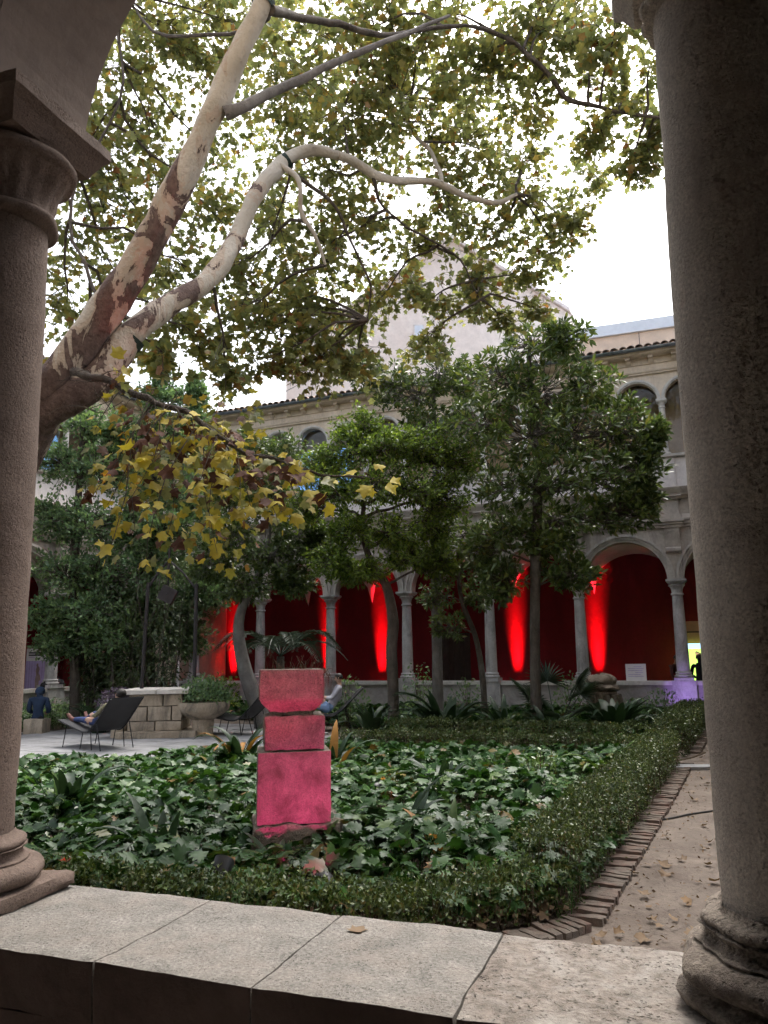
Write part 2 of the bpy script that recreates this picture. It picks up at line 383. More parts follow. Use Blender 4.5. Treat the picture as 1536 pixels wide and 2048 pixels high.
def near_column(x, mshaft, mbase, n, seed, er, up=0.0):
    """worn column: attic base on a plinth, slightly tapering shaft, fluted bell capital"""
    def rows(prof, n, amp, f):
        V, F = [], []
        for r, z in prof:
            for i in range(n):
                a = 2 * math.pi * i / n; p = Vector((r * math.cos(a), r * math.sin(a), z))
                e = fbm(p + Vector((seed, 0, 0)), f, 3) * amp
                q = r + e; V.append((q * math.cos(a), q * math.sin(a), z))
        for j in range(len(prof) - 1):
            for i in range(n):
                k = (i + 1) % n; F.append((j * n + i, j * n + k, (j + 1) * n + k, (j + 1) * n + i))
        return V, F
    z0, z1 = ZP + 0.180, 3.17 + up
    prof = []
    for j in range(70):
        t = j / 69; z = z0 + (z1 - z0) * t
        prof.append((RC - 0.020 * t ** 1.6, z))
    V, F = rows(prof, n, 0.004, 4.0)
    me = np_mesh('column', V, F, mshaft, True)
    col = link_mesh('column', me, near, (x, 0, 0))
    # base: torus, fillet, scotia, torus
    bp = []
    def arc(rc, zc, rr, a0, a1, k):
        for j in range(k):
            a = math.radians(a0 + (a1 - a0) * j / (k - 1)); bp.append((rc + rr * math.cos(a), zc + rr * math.sin(a)))
    bp.append((0.20, ZP + 0.065)); arc(0.196, ZP + 0.112, 0.047, -85, 85, 16)
    bp += [(0.203, ZP + 0.162), (0.203, ZP + 0.168)]
    arc(0.205, ZP + 0.192, 0.026, 250, 120, 8)
    bp += [(0.180, ZP + 0.216)]; arc(0.168, ZP + 0.231, 0.020, -60, 85, 8); bp += [(0.163, ZP + 0.254), (0.158, ZP + 0.262), (0.153, ZP + 0.275)]
    bp[:] = [(r, ZP + (z - ZP) * 0.70) for r, z in bp]
    if up: bp[0:1] = [(0.215, ZP - 0.006), (0.236, ZP + 0.012), (0.24, ZP + 0.03)]
    V, F = rows(bp, n, er, 9.0)
    me = np_mesh('base', V, F, mbase, True); link_mesh('base', me, col)
    me = rough_box(0.50, 0.48, 0.048, seed, 0.006, 0.022, 0.012, mbase, 'plinth', 8); 
    if not up: link_mesh('plinth', me, col, (0, 0, ZP - 0.001))
    # capital
    cp = []
    def arc2(rc, zc, rr, a0, a1, k):
        for j in range(k):
            a = math.radians(a0 + (a1 - a0) * j / (k - 1)); cp.append((rc + rr * math.cos(a), zc + rr * math.sin(a)))
    cp.append((0.130, 3.085)); arc2(0.138, 3.125, 0.026, -80, 80, 9); cp.append((0.135, 3.155))
    for j in range(14):
        t = j / 13; cp.append((0.137 + 0.050 * t ** 2.2, 3.16 + 0.17 * t))
    arc2(0.176, 3.365, 0.034, -70, 80, 9); cp.append((0.176, 3.402)); cp.append((0.19, 3.42))
    cp = [(r, 3.155 + up + (z - 3.085) * 0.853) for r, z in cp]
    V, F = [], []
    for r, z in cp:
        for i in range(n):
            a = 2 * math.pi * i / n
            fl = 1 - (0.055 * (0.5 + 0.5 * math.cos(a * 16)) ** 3 if 3.225 < z < 3.36 else 0)
            p = Vector((r * math.cos(a), r * math.sin(a), z))
            q = r * fl + fbm(p + Vector((seed, 3, 0)), 9, 3) * 0.010
            V.append((q * math.cos(a), q * math.sin(a), z))
    for j in range(len(cp) - 1):
        for i in range(n):
            k = (i + 1) % n; F.append((j * n + i, j * n + k, (j + 1) * n + k, (j + 1) * n + i))
    me = np_mesh('capital', V, F, mshaft, True); link_mesh('capital', me, col)
    # abacus: spreading square slab
    bm = bmesh.new()
    lv = [(0.175, 3.43), (0.185, 3.45), (0.205, 3.49), (0.228, 3.518), (0.228, 3.56)]
    rings = []
    for h, z in lv:
        ring = []
        for sx, sy, dx, dy in ((-1, -1, 1, 0), (1, -1, 0, 1), (1, 1, -1, 0), (-1, 1, 0, -1)):
            for k in range(10):
                p = Vector((h * (sx + dx * 2 * k / 10), h * (sy + dy * 2 * k / 10), z))
                p += Vector((fbm(p, 8), fbm(p + Vector((4, 4, 4)), 8), 0)) * 0.008
                ring.append(bm.verts.new(p))
        rings.append(ring)
    for a, b in zip(rings, rings[1:]):
        for i in range(40): bm.faces.new((a[i], a[(i + 1) % 40], b[(i + 1) % 40], b[i]))
    bm.faces.new(rings[0][::-1]); bm.faces.new(rings[-1])
    me = bpy.data.meshes.new('abacus'); bm.to_mesh(me); bm.free(); me.materials.append(mshaft); link_mesh('abacus', me, col)
    return col
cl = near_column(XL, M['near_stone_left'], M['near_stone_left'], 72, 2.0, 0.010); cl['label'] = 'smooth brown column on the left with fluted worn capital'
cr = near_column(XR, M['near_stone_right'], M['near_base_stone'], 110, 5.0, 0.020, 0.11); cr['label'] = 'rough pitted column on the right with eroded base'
BN = XR - XL
for k in (-1, -2, -3):
    c = copy_tree(cl, near); c.location.x = XL + k * BN
    if 'label' in c: del c['label']
# arches, wall over them
cs = [XL + BN * (k + 0.5) for k in range(-3, 1)]
m = MB(); m.arch_wall(cs, 1.03, 3.56, 5.4, -9, 6, -0.22, 0.22, 40); m.build('arch_wall', M['arch_plaster'], near)
m = MB()
for c in cs: m.ring(c, 3.56, 1.033, 1.125, -0.25, -0.221, 40)
m.build('arch_moulding', M['arch_plaster'], near)
m = MB(); m.box(-9, 6, -0.20, 0.24, 5.4, 10.2); m.build('upper_wall', M['upper_stone'], near)
m = MB(); m.box(XR + 0.168, 2.2, 0.285, 0.42, ZP - 0.6, 5.39); o = m.build('jamb', M['white_stone'], near); o['label'] = 'pale stone jamb just behind the right column'
m = MB(); m.box(XR + 0.24, 6.0, -0.15, 0.15, ZP + 0.002, 3.558); o = m.build('end_wall', M['gallery_plaster'], near)
m = MB(); m.box(-9, 6, -3.9, -3.6, 0, 5.6); m.build('back_wall', M['gallery_plaster'], near)
m = MB(); m.box(-9, 6, -3.6, -0.221, 5.05, 5.25); m.build('ceiling', M['gallery_plaster'], near)
m = MB(); m.box(-9, 6, -3.6, -0.19, -0.1, 0.12); m.build('floor', M['flagstone'], near)
for q in (-9.3, 6): m = MB(); m.box(q, q + .3, -3.9, 0.3, 0, 10.2); m.build('side_wall', M['gallery_plaster'], near)
m = MB(); m.profile([(0.7, 10.15), (0.7, 10.25), (-4.2, 12.0), (-4.2, 10.15)], -9.5, 6.5); m.build('roof', M['roof_tile'], near)

# ------------------------------------------------------------------ two-storey cloister wings
BAY, ZC, ZS = 2.56, 0.96, 3.56                              # bay, foot of the columns, springing
def glass_mat():
    m, nt, b = _nt('pane_glass'); n = nt.nodes
    t = n.new('ShaderNodeBsdfTransparent'); t.inputs[0].default_value = (0.93, 0.94, 0.95, 1)
    g = n.new('ShaderNodeBsdfGlossy'); g.inputs['Roughness'].default_value = 0.02
    f = n.new('ShaderNodeFresnel'); f.inputs[0].default_value = 1.35
    x = n.new('ShaderNodeMixShader'); nt.links.new(f.outputs[0], x.inputs[0]); nt.links.new(t.outputs[0], x.inputs[1]); nt.links.new(g.outputs[0], x.inputs[2])
    nt.links.new(x.outputs[0], n['Material Output'].inputs['Surface'])
glass_mat()
plain('sky_glow', (0.25, 0.42, 0.7), 0.4, 0, (0.22, 0.45, 0.85), 0.30, vary=0.05)  # emission put in for blue sky showing in the upper panes

def column_meshes():
    s = MB(); s.lathe([(0.165 - 0.03 * t ** 1.5, ZC + 0.2 + 1.99 * t) for t in [i / 8 for i in range(9)]], 24)
    sh = s.mesh('column', M['column_stone'], 40)
    b = MB(); b.box(-0.24, 0.24, -0.24, 0.24, ZC - 0.03, ZC + 0.05)
    b.lathe([(0.2, ZC + 0.05), (0.225, ZC + 0.065), (0.235, ZC + 0.09), (0.225, ZC + 0.115), (0.195, ZC + 0.125), (0.185, ZC + 0.145), (0.2, ZC + 0.155), (0.205, ZC + 0.175), (0.19, ZC + 0.195), (0.166, ZC + 0.205)], 24)
    ba = b.mesh('base', M['column_stone'], 40)
    c = MB()
    c.lathe([(0.135, 3.14), (0.162, 3.15), (0.168, 3.17), (0.16, 3.19), (0.137, 3.2)], 24)
    c.lathe([(0.137, 3.2), (0.142, 3.26), (0.155, 3.32), (0.182, 3.375)], 48, mod=lambda a, z: 1 - 0.05 * (0.5 + 0.5 * math.cos(16 * a)) * (1 if z < 3.37 else 0))
    c.lathe([(0.18, 3.375), (0.205, 3.385), (0.212, 3.41), (0.2, 3.43), (0.185, 3.44)], 24)
    c.add(*sq_frustum(0.19, 0.255, 3.44, 3.51)); c.box(-0.255, 0.255, -0.255, 0.255, 3.511, ZS)
    ca = c.mesh('capital', M['column_stone'], 40)
    return sh, ba, ca
def sq_frustum(h0, h1, z0, z1):
    V = [(-h0, -h0, z0), (h0, -h0, z0), (h0, h0, z0), (-h0, h0, z0), (-h1, -h1, z1), (h1, -h1, z1), (h1, h1, z1), (-h1, h1, z1)]
    return V, [(0, 3, 2, 1), (4, 5, 6, 7), (0, 1, 5, 4), (1, 2, 6, 5), (2, 3, 7, 6), (3, 0, 4, 7)]
CSH, CBA, CCA = column_meshes()
ZU = 8.56
def small_column():
    s = MB(); s.lathe([(0.125, 7.0), (0.125, 7.05), (0.105, 7.07), (0.115, 7.1), (0.095, 7.13), (0.095, 7.3), (0.08, 8.3), (0.098, 8.31), (0.1, 8.33), (0.08, 8.35), (0.085, 8.42), (0.115, 8.46)], 18)
    s.add(*sq_frustum(0.11, 0.135, 8.46, 8.5)); s.box(-0.14, 0.14, -0.14, 0.14, 8.501, ZU); s.box(-0.15, 0.15, -0.15, 0.15, 6.975, 7.0)
    return s.mesh('upper_column', M['white_stone'], 40)
USC = small_column()
def tile_mesh():
    V, F = [], []; n = 8
    for j, (y, r) in enumerate(((0, 0.112), (0.46, 0.090))):
        for rr in (r, r - 0.016):
            for i in range(n + 1):
                a = math.pi * i / n; V.append((rr * math.cos(a), y, rr * math.sin(a) * 0.95))
    k = n + 1
    for i in range(n):
        F += [(i, i + 1, 2 * k + i + 1, 2 * k + i), (k + i + 1, k + i, 3 * k + i, 3 * k + i + 1), (i + 1, i, k + i, k + i + 1), (2 * k + i, 2 * k + i + 1, 3 * k + i + 1, 3 * k + i)]
    me = bpy.data.meshes.new('tile'); me.from_pydata(V, [], F); me.update(); me.shade_smooth(); me.set_sharp_from_angle(angle=0.7); me.materials.append(M['roof_tile'])
    return me
TILE = tile_mesh()
def modillion():
    b = MB(); b.profile([(0.0, 9.62), (-0.10, 9.63), (-0.16, 9.67), (-0.2, 9.72), (-0.3, 9.74), (-0.3, 9.80), (0.0, 9.80)], -0.07, 0.07)
    return b.mesh('bracket', M['upper_stone'])
MOD = modillion()

def wing(label, loc, rotz, x0, x1, k0, k1, doors=(), tiles=True, blue=(), upper=True):
    """x runs along the wall, y into the building; columns at multiples of BAY"""
    t = thing('cloister_wing', label, 'building', loc, rotz)
    ks = list(range(k0, k1 + 1)); cen = [(k + 0.5) * BAY for k in ks if (k + 0.5) * BAY + 1.28 <= x1 + 0.01 and k < k1]
    m = MB(); segs = [x0] + [v for d in doors for v in d] + [x1]
    for a, b in zip(segs[::2], segs[1::2]): m.box(a, b, -0.14, 0.16, -0.1, 0.82)
    m.build('low_wall', M['low_wall'], t)
    for a, b in zip(segs[::2], segs[1::2]):
        n = max(1, int((b - a) / 1.28))
        for i in range(n):
            s = MB(); p, q = a + (b - a) * i / n, a + (b - a) * (i + 1) / n
            s.box(p + 0.006, q - 0.006, -0.20, 0.22, 0.824, 0.925); s.build('coping_slab', M['white_stone'], t)
    pl = MB(); pl.box(-0.29, 0.29, -0.235, 0.25, -0.1, ZC - 0.045); pl.box(-0.31, 0.31, -0.255, 0.27, ZC - 0.0445, ZC - 0.031)
    plm = pl.mesh('pedestal', M['column_stone'])
    cons = MB(); cons.profile([(-0.09, 4.26), (-0.17, 4.27), (-0.2, 4.31), (-0.19, 4.38), (-0.155, 4.42), (-0.17, 4.6), (-0.21, 4.86), (-0.21, 4.93), (-0.09, 4.93)], -0.19, 0.19)
    cnm = cons.mesh('console', M['entab_stone'])
    brk = MB()
    for z0, z1, p in ((4.935, 5.01, 0.235), (5.012, 5.08, 0.275), (5.082, 5.15, 0.32), (5.152, 5.29, 0.25)): brk.box(-0.26 - (p - 0.235) * 0.8, 0.26 + (p - 0.235) * 0.8, -p, -0.05, z0, z1)
    brk.box(-0.22, 0.22, -0.19, -0.05, 5.292, 5.70); brk.box(-0.27, 0.27, -0.26, -0.05, 5.702, 5.76); brk.box(-0.31, 0.31, -0.32, -0.05, 5.762, 5.80)
    bkm = brk.mesh('entablature_break', M['entab_stone'])
    pil = MB(); pil.box(-0.2, 0.2, -0.08, 0.1, 6.03, 6.88); plu = pil.mesh('pilaster', M['upper_parapet'])
    for k in ks:
        x = k * BAY
        if not (x0 - 0.05 <= x <= x1 + 0.05): continue
        link_mesh('pedestal', plm, t, (x, 0, 0))
        c = link_mesh('column', CSH, t, (x, 0, 0), (0, 0, k * 1.3)); link_mesh('base', CBA, c, rot=(0, 0, -k * 1.3)); link_mesh('capital', CCA, c, rot=(0, 0, -k * 1.3))
        link_mesh('console', cnm, t, (x, 0, 0)); link_mesh('entablature_break', bkm, t, (x, 0, 0)); link_mesh('pilaster', plu, t, (x, 0, 0))
    m = MB(); m.arch_wall(cen, 1.07, ZS, 4.95, x0, x1, -0.10, 0.22, 24); m.build('arcade_wall', M['entab_stone'], t)
    for c in cen:
        m = MB(); m.ring(c, ZS, 1.072, 1.14, -0.135, -0.101); m.ring(c, ZS, 1.141, 1.205, -0.165, -0.101); m.ring(c, ZS, 1.206, 1.274, -0.20, -0.101)
        m.build('arch_moulding', M['arch_stone'], t, 50)
    m = MB(); m.profile([(-0.12, 4.951), (-0.155, 4.955), (-0.155, 5.03), (-0.19, 5.035), (-0.19, 5.10), (-0.23, 5.12), (-0.24, 5.17), (-0.17, 5.29), (-0.11, 5.30), (-0.11, 5.70), (-0.16, 5.72), (-0.18, 5.77), (-0.28, 5.80), (-0.32, 5.88), (-0.36, 5.93), (-0.38, 6.0), (-0.30, 6.02), (0.22, 6.02), (0.22, 4.951)], x0, x1)
    m.build('entablature', M['entab_stone'], t, 30)
    m = MB(); m.box(x0, x1, -0.04, 0.2, 6.021, 6.87); m.build('upper_parapet', M['upper_parapet'], t)
    m = MB(); m.profile([(-0.10, 6.881), (-0.16, 6.90), (-0.17, 6.97), (0.24, 6.97), (0.24, 6.881)], x0, x1); m.build('upper_coping', M['white_stone'], t)
    hb = BAY / 2; n0, n1 = math.ceil(x0 / hb - 0.01), math.floor(x1 / hb + 0.01); uc = []
    for k in range(n0, n1 + 1):
        link_mesh('upper_column', USC, t, (k * hb, 0, 0))
        if k < n1: uc.append((k + 0.5) * hb)
    m = MB(); m.arch_wall(uc, 0.54, ZU, 9.30, x0, x1, -0.06, 0.16, 18); m.build('upper_arcade', M['upper_stone'], t)
    for c in uc:
        m = MB(); m.ring(c, ZU, 0.542, 0.575, -0.085, -0.061, 16); m.ring(c, ZU, 0.576, 0.632, -0.115, -0.061, 16); m.build('upper_arch_moulding', M['white_stone'], t, 50)
        g = MB(); pts = [(c - 0.545, 6.972), (c + 0.545, 6.972)] + [(c + 0.545 * math.cos(math.pi * i / 14), ZU + 0.545 * math.sin(math.pi * i / 14)) for i in range(15)]
        g.prism(pts, 0.165, 0.177); g.build('glass_pane', M['pane_glass'], t)
    m = MB(); m.profile([(-0.08, 9.301), (-0.13, 9.32), (-0.13, 9.36), (-0.16, 9.37), (-0.17, 9.41), (-0.08, 9.43), (-0.08, 9.60), (-0.12, 9.61), (0.16, 9.61), (0.16, 9.301)], x0, x1); m.build('string_course', M['upper_stone'], t)
    m = MB(); m.profile([(-0.09, 9.611), (-0.09, 9.80), (-0.34, 9.801), (-0.42, 9.83), (-0.44, 9.90), (0.3, 9.92), (0.3, 9.611)], x0, x1); m.build('eaves', M['upper_stone'], t)
    n = int((x1 - x0) / 0.6)
    for i in range(n): link_mesh('bracket', MOD, t, (x0 + (i + 0.5) * (x1 - x0) / n, 0, 0))
    m = MB(); pts = [(-0.52 + 0.075 * math.cos(a), 9.95 + 0.075 * math.sin(a)) for a in [math.pi * (1 + i / 8) for i in range(9)]]
    pts += [(-0.52 + 0.065 * math.cos(a), 9.95 + 0.065 * math.sin(a)) for a in [math.pi * (2 - i / 8) for i in range(9)]]
    m.profile(pts, x0, x1); m.build('gutter', M['gutter_metal'], t, 40)
    sl = math.radians(17)
    m = MB(); m.profile([(-0.46, 9.925), (-0.46, 9.965), (4.2, 9.965 + 4.66 * math.tan(sl)), (4.2, 9.925)], x0 - 0.2, x1 + 0.2); roof = m.build('roof', M['roof_tile'], t)
    if tiles:
        n = int((x1 - x0) / 0.222)
        for i in range(n):
            for r in range(2):
                o = link_mesh('roof_tile', TILE, roof, (x0 + (i + 0.5) * (x1 - x0) / n + RND.uniform(-0.012, 0.012), -0.52 + RND.uniform(-0.015, 0.015) + r * 0.40 * math.cos(sl), 9.962 + 0.012 * r + r * 0.40 * math.sin(sl)),
                              (sl + RND.uniform(-0.02, 0.02), 0, RND.uniform(-0.03, 0.03)))
    # gallery behind: floor, red wall, cross vaults
    DG = 3.3
    m = MB(); m.box(x0, x1, 0.161, DG + 0.3, -0.1, 0.28); m.build('gallery_floor', M['flagstone'], t)
    m = MB(); m.box(x0, x1, DG, DG + 0.3, 0.281, 5.2); m.build('gallery_wall', M['red_wall'], t)
    for c in cen:
        V, F = [], []; nx, ny = 24, 18; hd = (DG - 0.22) / 2 - 0.002; yc = 0.22 + hd + 0.002
        for j in range(ny + 1):
            for i in range(nx + 1):
                dx = -1.28 + 2.56 * i / nx; dy = -hd + 2 * hd * j / ny
                za = math.sqrt(max(0, 1 - (dx / 1.28) ** 2)) ** 0.85 * 1.20; zb = math.sqrt(max(0, 1 - (dy / hd) ** 2)) * 1.20
                V.append((c + dx, yc + dy, 3.50 + max(za, zb)))
        for j in range(ny):
            for i in range(nx): a = j * (nx + 1) + i; F.append((a, a + nx + 1, a + nx + 2, a + 1))
        me = bpy.data.meshes.new('vault'); me.from_pydata(V, [], F); me.update(); me.shade_smooth(); me.set_sharp_from_angle(angle=0.9); me.materials.append(M['vault_plaster'])
        link_mesh('vault', me, t)
    m = MB(); m.box(x0, x1, 0.221, DG + 0.3, 5.21, 5.4); m.build('vault_fill', M['vault_plaster'], t)
    m = MB(); m.box(x0, x1, 1.5, 1.7, 5.41, 9.9); m.build('upper_back_wall', M['brown_wall'], t)
    m = MB(); m.box(x0, x1, 0.201, 1.5, 9.5, 9.6); m.build('upper_ceiling', M['wood_dark'], t)
    for q in (x0 - .15, x1): m = MB(); m.box(q, q + .15, -0.3, DG + 0.3, 0, 9.9); m.build('end_wall', M['upper_stone'], t)
    for c in blue:
        g = MB(); pts = [(c - 0.42, 7.0), (c + 0.42, 7.0)] + [(c + 0.42 * math.cos(math.pi * i / 14), 8.35 + 0.42 * math.sin(math.pi * i / 14)) for i in range(15)]
        g.prism(pts, 1.46, 1.495); g.build('window', M['sky_glow'], t)['label'] = 'arched panel glowing pale blue in place of sky in the glass'  # added glowing panel, stands for blue sky showing in the glass
    return t

WA = -6.1                                                  # where the left wing meets the far one
wing('two-storey arcaded wing with red gallery wall across the far side of the garden', F0, AF, WA, 12.8, -2, 5, blue=(-0.30, -1.62))
LW = far(WA, -0.1)
LA = AF + math.pi / 2
lwing = wing('two-storey arcaded wing half hidden behind the trees on the left', LW - Vector((math.cos(LA), math.sin(LA), 0)) * (BAY * 5), LA, 0, BAY * 5 - 0.35, 0, 5, blue=(8.4, 10.9))
RA = AF - math.pi / 2
RW = far(12.9, -0.1)
wing('two-storey arcaded wing along the right side of the garden', RW, RA, 0.35, BAY * 5, 0, 5, tiles=False)

# ------------------------------------------------------------------ buildings behind
g = thing('gabled_building', 'tall pale pink plaster building with plain gable behind the tiled roof', 'building')
def gp(x, y, Y=38): return at(x, y, Y)
a, b, b2, c, d, e = gp(572, 860), gp(572, 690), gp(700, 622), gp(905, 482), gp(1140, 628), gp(1140, 860)
dv = Vector((0.42, 0.9, 0)) * 14
m = MB(); P5 = [a, b, b2, c, d, e]; Q5 = [p + dv for p in P5]
m.add(P5 + Q5, [(0, 1, 2, 3, 4, 5), (11, 10, 9, 8, 7, 6), (0, 6, 7, 1), (4, 10, 11, 5)]); m.build('wall', M['gable_plaster'], g)
m = MB(); n3 = Vector((-0.1, -0.35, 0)); up = Vector((0, 0, 0.22))
for p, q in ((b, b2), (b2, c), (c, d)):
    A = [p + n3, q + n3, q + dv, p + dv]; m.add([v + Vector((0, 0, 0.01)) for v in A] + [v + up for v in A], [(0, 3, 2, 1), (4, 5, 6, 7), (0, 1, 5, 4), (1, 2, 6, 5), (2, 3, 7, 6), (3, 0, 4, 7)])
m.build('roof', M['upper_parapet'], g)
wc = gp(838, 668); m = MB(); m.box(-0.28, 0.28, -0.06, 0.1, -0.5, 0.5); wd = m.build('window', M['white_paint'], g, loc=wc)
m = MB(); m.box(-0.22, 0.22, -0.075, -0.062, -0.44, 0.44); m.build('pane', M['flashing'], wd)

pb = thing('rendered_building', 'beige rendered block with pale metal coping behind the roof on the right', 'building', far(6.4, 7.5), AF + math.radians(3))
m = MB(); m.box(0, 16, 0, 8, 0, 13.75); m.build('wall', M['panel_plaster'], pb)
m = MB(); m.box(-0.1, 16.1, -0.12, 8.1, 13.76, 14.2); m.build('metal_coping', M['flashing'], pb)
for x in (0.9, 3.0, 5.2, 7.4, 9.6):
    m = MB(); m.box(x - 0.012, x + 0.012, -0.004, 0.0, 10.5, 13.75); m.build('panel_joint', M['ink'], pb)

# ------------------------------------------------------------------ foliage tools
def norm(a): return a / np.maximum(1e-9, np.linalg.norm(a, axis=-1, keepdims=True))
def lobed(lobes, droop=0.25):
    """leaf blade as a fan; half outline from the stalk to the tip, mirrored"""
    half = lobes; out = [(0, 0)] + half + [(1.0, 0.0)] + [(x, -y) for x, y in half[::-1]]
    c = (0.34, 0.0); V = [(c[0], 0, 0.0)]
    for x, y in out: V.append((x, y, -droop * ((x - c[0]) ** 2 + y * y) + 0.10 * abs(y)))
    n = len(out); T = [(0, 1 + i, 1 + (i + 1) % n) for i in range(n)]
    V = np.array(V, np.float32); V[:, 0] -= 0.0
    return V, np.array(T, np.int32)
PLANE = lobed([(-0.04, 0.16), (0.06, 0.50), (0.20, 0.42), (0.34, 0.38), (0.50, 0.46), (0.72, 0.55), (0.68, 0.38), (0.66, 0.26), (0.80, 0.20)], 0.35)
STAR = lobed([(0.07, 0.48), (0.35, 0.32), (0.72, 0.53), (0.65, 0.24)], 0.3)
FATSIA = lobed([(-0.08, 0.20), (-0.04, 0.52), (0.16, 0.34), (0.30, 0.60), (0.42, 0.32), (0.66, 0.50), (0.66, 0.22), (0.86, 0.20)], 0.35)
LANCE = (np.array([(0, 0, 0), (0.3, 0.13, 0.03), (0.3, -0.13, 0.03), (0.62, 0.15, 0.0), (0.62, -0.15, 0.0), (1, 0, -0.10), (0.32, 0, -0.03), (0.64, 0, -0.05)], np.float32),
         np.array([(0, 6, 1), (0, 2, 6), (1, 6, 7), (1, 7, 3), (2, 7, 6), (2, 4, 7), (3, 7, 5), (4, 5, 7)], np.int32))
OVAL = (np.array([(0, 0, 0), (0.5, 0.26, 0.06), (0.5, -0.26, 0.06), (1, 0, -0.04), (0.5, 0, -0.02)], np.float32), np.array([(0, 4, 1), (0, 2, 4), (1, 4, 3), (2, 3, 4)], np.int32))
DIAM = (np.array([(0, 0, 0), (0.5, 0.3, 0.05), (0.5, -0.3, 0.05), (1, 0, 0)], np.float32), np.array([(0, 2, 1), (1, 2, 3)], np.int32))

def scatter(tpl, pos, d, nrm, size):
    """instances of a blade: position, direction of its midrib, rough normal, length -> vertices, triangles"""
    V, T = tpl; pos = np.asarray(pos, np.float32); n = len(pos)
    d = norm(np.asarray(d, np.float32)); nrm = np.asarray(nrm, np.float32)
    nrm = norm(nrm - d * np.sum(nrm * d, 1, keepdims=True) + 1e-6); s = np.cross(nrm, d)
    sz = np.asarray(size, np.float32).reshape(-1, 1, 1)
    P = (V[None, :, 0:1] * d[:, None] + V[None, :, 1:2] * s[:, None] + V[None, :, 2:3] * nrm[:, None]) * sz + pos[:, None]
    TT = T[None] + (np.arange(n, dtype=np.int32) * len(V))[:, None, None]
    return P.reshape(-1, 3), TT.reshape(-1, 3)
def foliage(name, tpl, pos, d, nrm, size, mat, parent=None, kind='stuff'):
    V, T = scatter(tpl, pos, d, nrm, size)
    o = link_mesh(name, np_mesh(name, V, T, mat), parent)
    if kind: o['kind'] = kind
    return o
def rnd_dir(n, up=0.0):
    v = NPR.normal(size=(n, 3)); v[:, 2] += up; return norm(v)
def bez(a, b, sag=0.0, n=6, wob=0.0, seed=0):
    a, b = Vector(a), Vector(b); L = (b - a).length; out = []
    for i in range(n + 1):
        t = i / n; p = a.lerp(b, t); p.z += sag * L * 4 * t * (1 - t)
        if 0 < i < n: p += Vector((noise.noise(p * 1.7 + Vector((seed, 0, 0))), noise.noise(p * 1.7 + Vector((0, seed, 0))), noise.noise(p * 1.7 + Vector((0, 0, seed))))) * wob * L
        out.append(p)
    return out

def grow(t, stem, blobs, tpl, lsize, lmat, bark, n_leaf, twig_r=0.012, whorl=0, up=0.5, trunk_pts=None, trunk_r=None, droop=0.2, spread=0.12, name='crown', twigs=34, tw_len=0.5):
    """crown of leafy twigs filling ellipsoids (centre, radii); limbs run from the stem to each"""
    wood = MB(); twm = MB(); P, D = [], []
    for bi, (c, r) in enumerate(blobs):
        c = Vector(c)
        j = min(range(len(stem)), key=lambda i: (stem[i] - c).length + 2.0 * max(0, stem[i].z - c.z + 0.25 * (stem[i] - c).length))
        limb = bez(stem[j], c, 0.06, 7, 0.10, bi * 7.7); L = (stem[j] - c).length
        r0 = min(0.05, 0.012 + 0.016 * L)
        wood = MB(); wood.tube(limb, [r0 * (1 - 0.7 * i / 7) for i in range(8)], 6); wood.build('limb', bark, t, 60)
        for k in range(twigs):
            v = rnd_dir(1)[0]; q = c + Vector((v[0] * r[0], v[1] * r[1], v[2] * r[2])) * (0.35 + 0.65 * RND.random() ** 0.5)
            s = limb[RND.choice((4, 5, 6, 7))].lerp(q, 0.15)
            tw = bez(s, q, -droop * 0.3, 4, 0.14, bi + k * 1.3); twm.tube(tw, [twig_r * (1 - 0.16 * i) for i in range(5)], 4)
            m = max(1, int(n_leaf / (len(blobs) * twigs)))
            for i in range(m):
                u = 0.25 + 0.75 * RND.random() ** 0.6; f = u * 4; i0 = min(3, int(f)); p = tw[i0].lerp(tw[i0 + 1], f - i0)
                dd = (tw[i0 + 1] - tw[i0]).normalized()
                if whorl:
                    p = tw[4] if RND.random() < 0.75 else p
                    w = Vector(rnd_dir(1)[0]); dd = (w + dd * 0.5 + Vector((0, 0, 0.25 - 0.5 * droop))).normalized(); p = p + w * 0.03
                else:
                    w = Vector(rnd_dir(1)[0]); p = p + w * spread * RND.random(); dd = (dd * 0.5 + w + Vector((0, 0, -droop))).normalized()
                P.append(p); D.append(dd)
    if trunk_pts: 
        tm = MB(); tm.tube(trunk_pts, trunk_r, 12); tr = tm.build('trunk', bark, t, 60)
    tag(twm.build('twigs', bark, t), kind='stuff')
    P, D = np.array(P), np.array(D); n = len(P)
    nr = rnd_dir(n, up * 2.2)
    return foliage(name, tpl, P, D, nr, lsize * NPR.uniform(0.65, 1.2, n), lmat, t)

# leaf colours (each leaf picks one)
leaf('plane_green', [(0.0, (0.18, 0.225, 0.10)), (0.35, (0.24, 0.275, 0.11)), (0.70, (0.30, 0.315, 0.12)), (0.90, (0.36, 0.33, 0.10)), (0.97, (0.38, 0.27, 0.08)), (1.0, (0.29, 0.12, 0.05))], 0.40, 0.56, 0.5, (1.0, 1.0, 0.75))
leaf('plane_yellow', [(0.0, (0.22, 0.20, 0.04)), (0.2, (0.44, 0.37, 0.045)), (0.7, (0.54, 0.45, 0.06)), (0.88, (0.40, 0.27, 0.05)), (1.0, (0.22, 0.09, 0.03))], 0.55, 0.4)
leaf('plane_mixed', [(0.0, (0.13, 0.16, 0.05)), (0.35, (0.22, 0.23, 0.06)), (0.6, (0.36, 0.32, 0.06)), (0.8, (0.44, 0.36, 0.06)), (0.9, (0.16, 0.07, 0.03)), (1.0, (0.09, 0.04, 0.025))], 0.55, 0.4)
leaf('plane_brown', [(0.0, (0.16, 0.06, 0.03)), (0.6, (0.10, 0.04, 0.025)), (1.0, (0.22, 0.10, 0.04))], 0.7, 0.3)
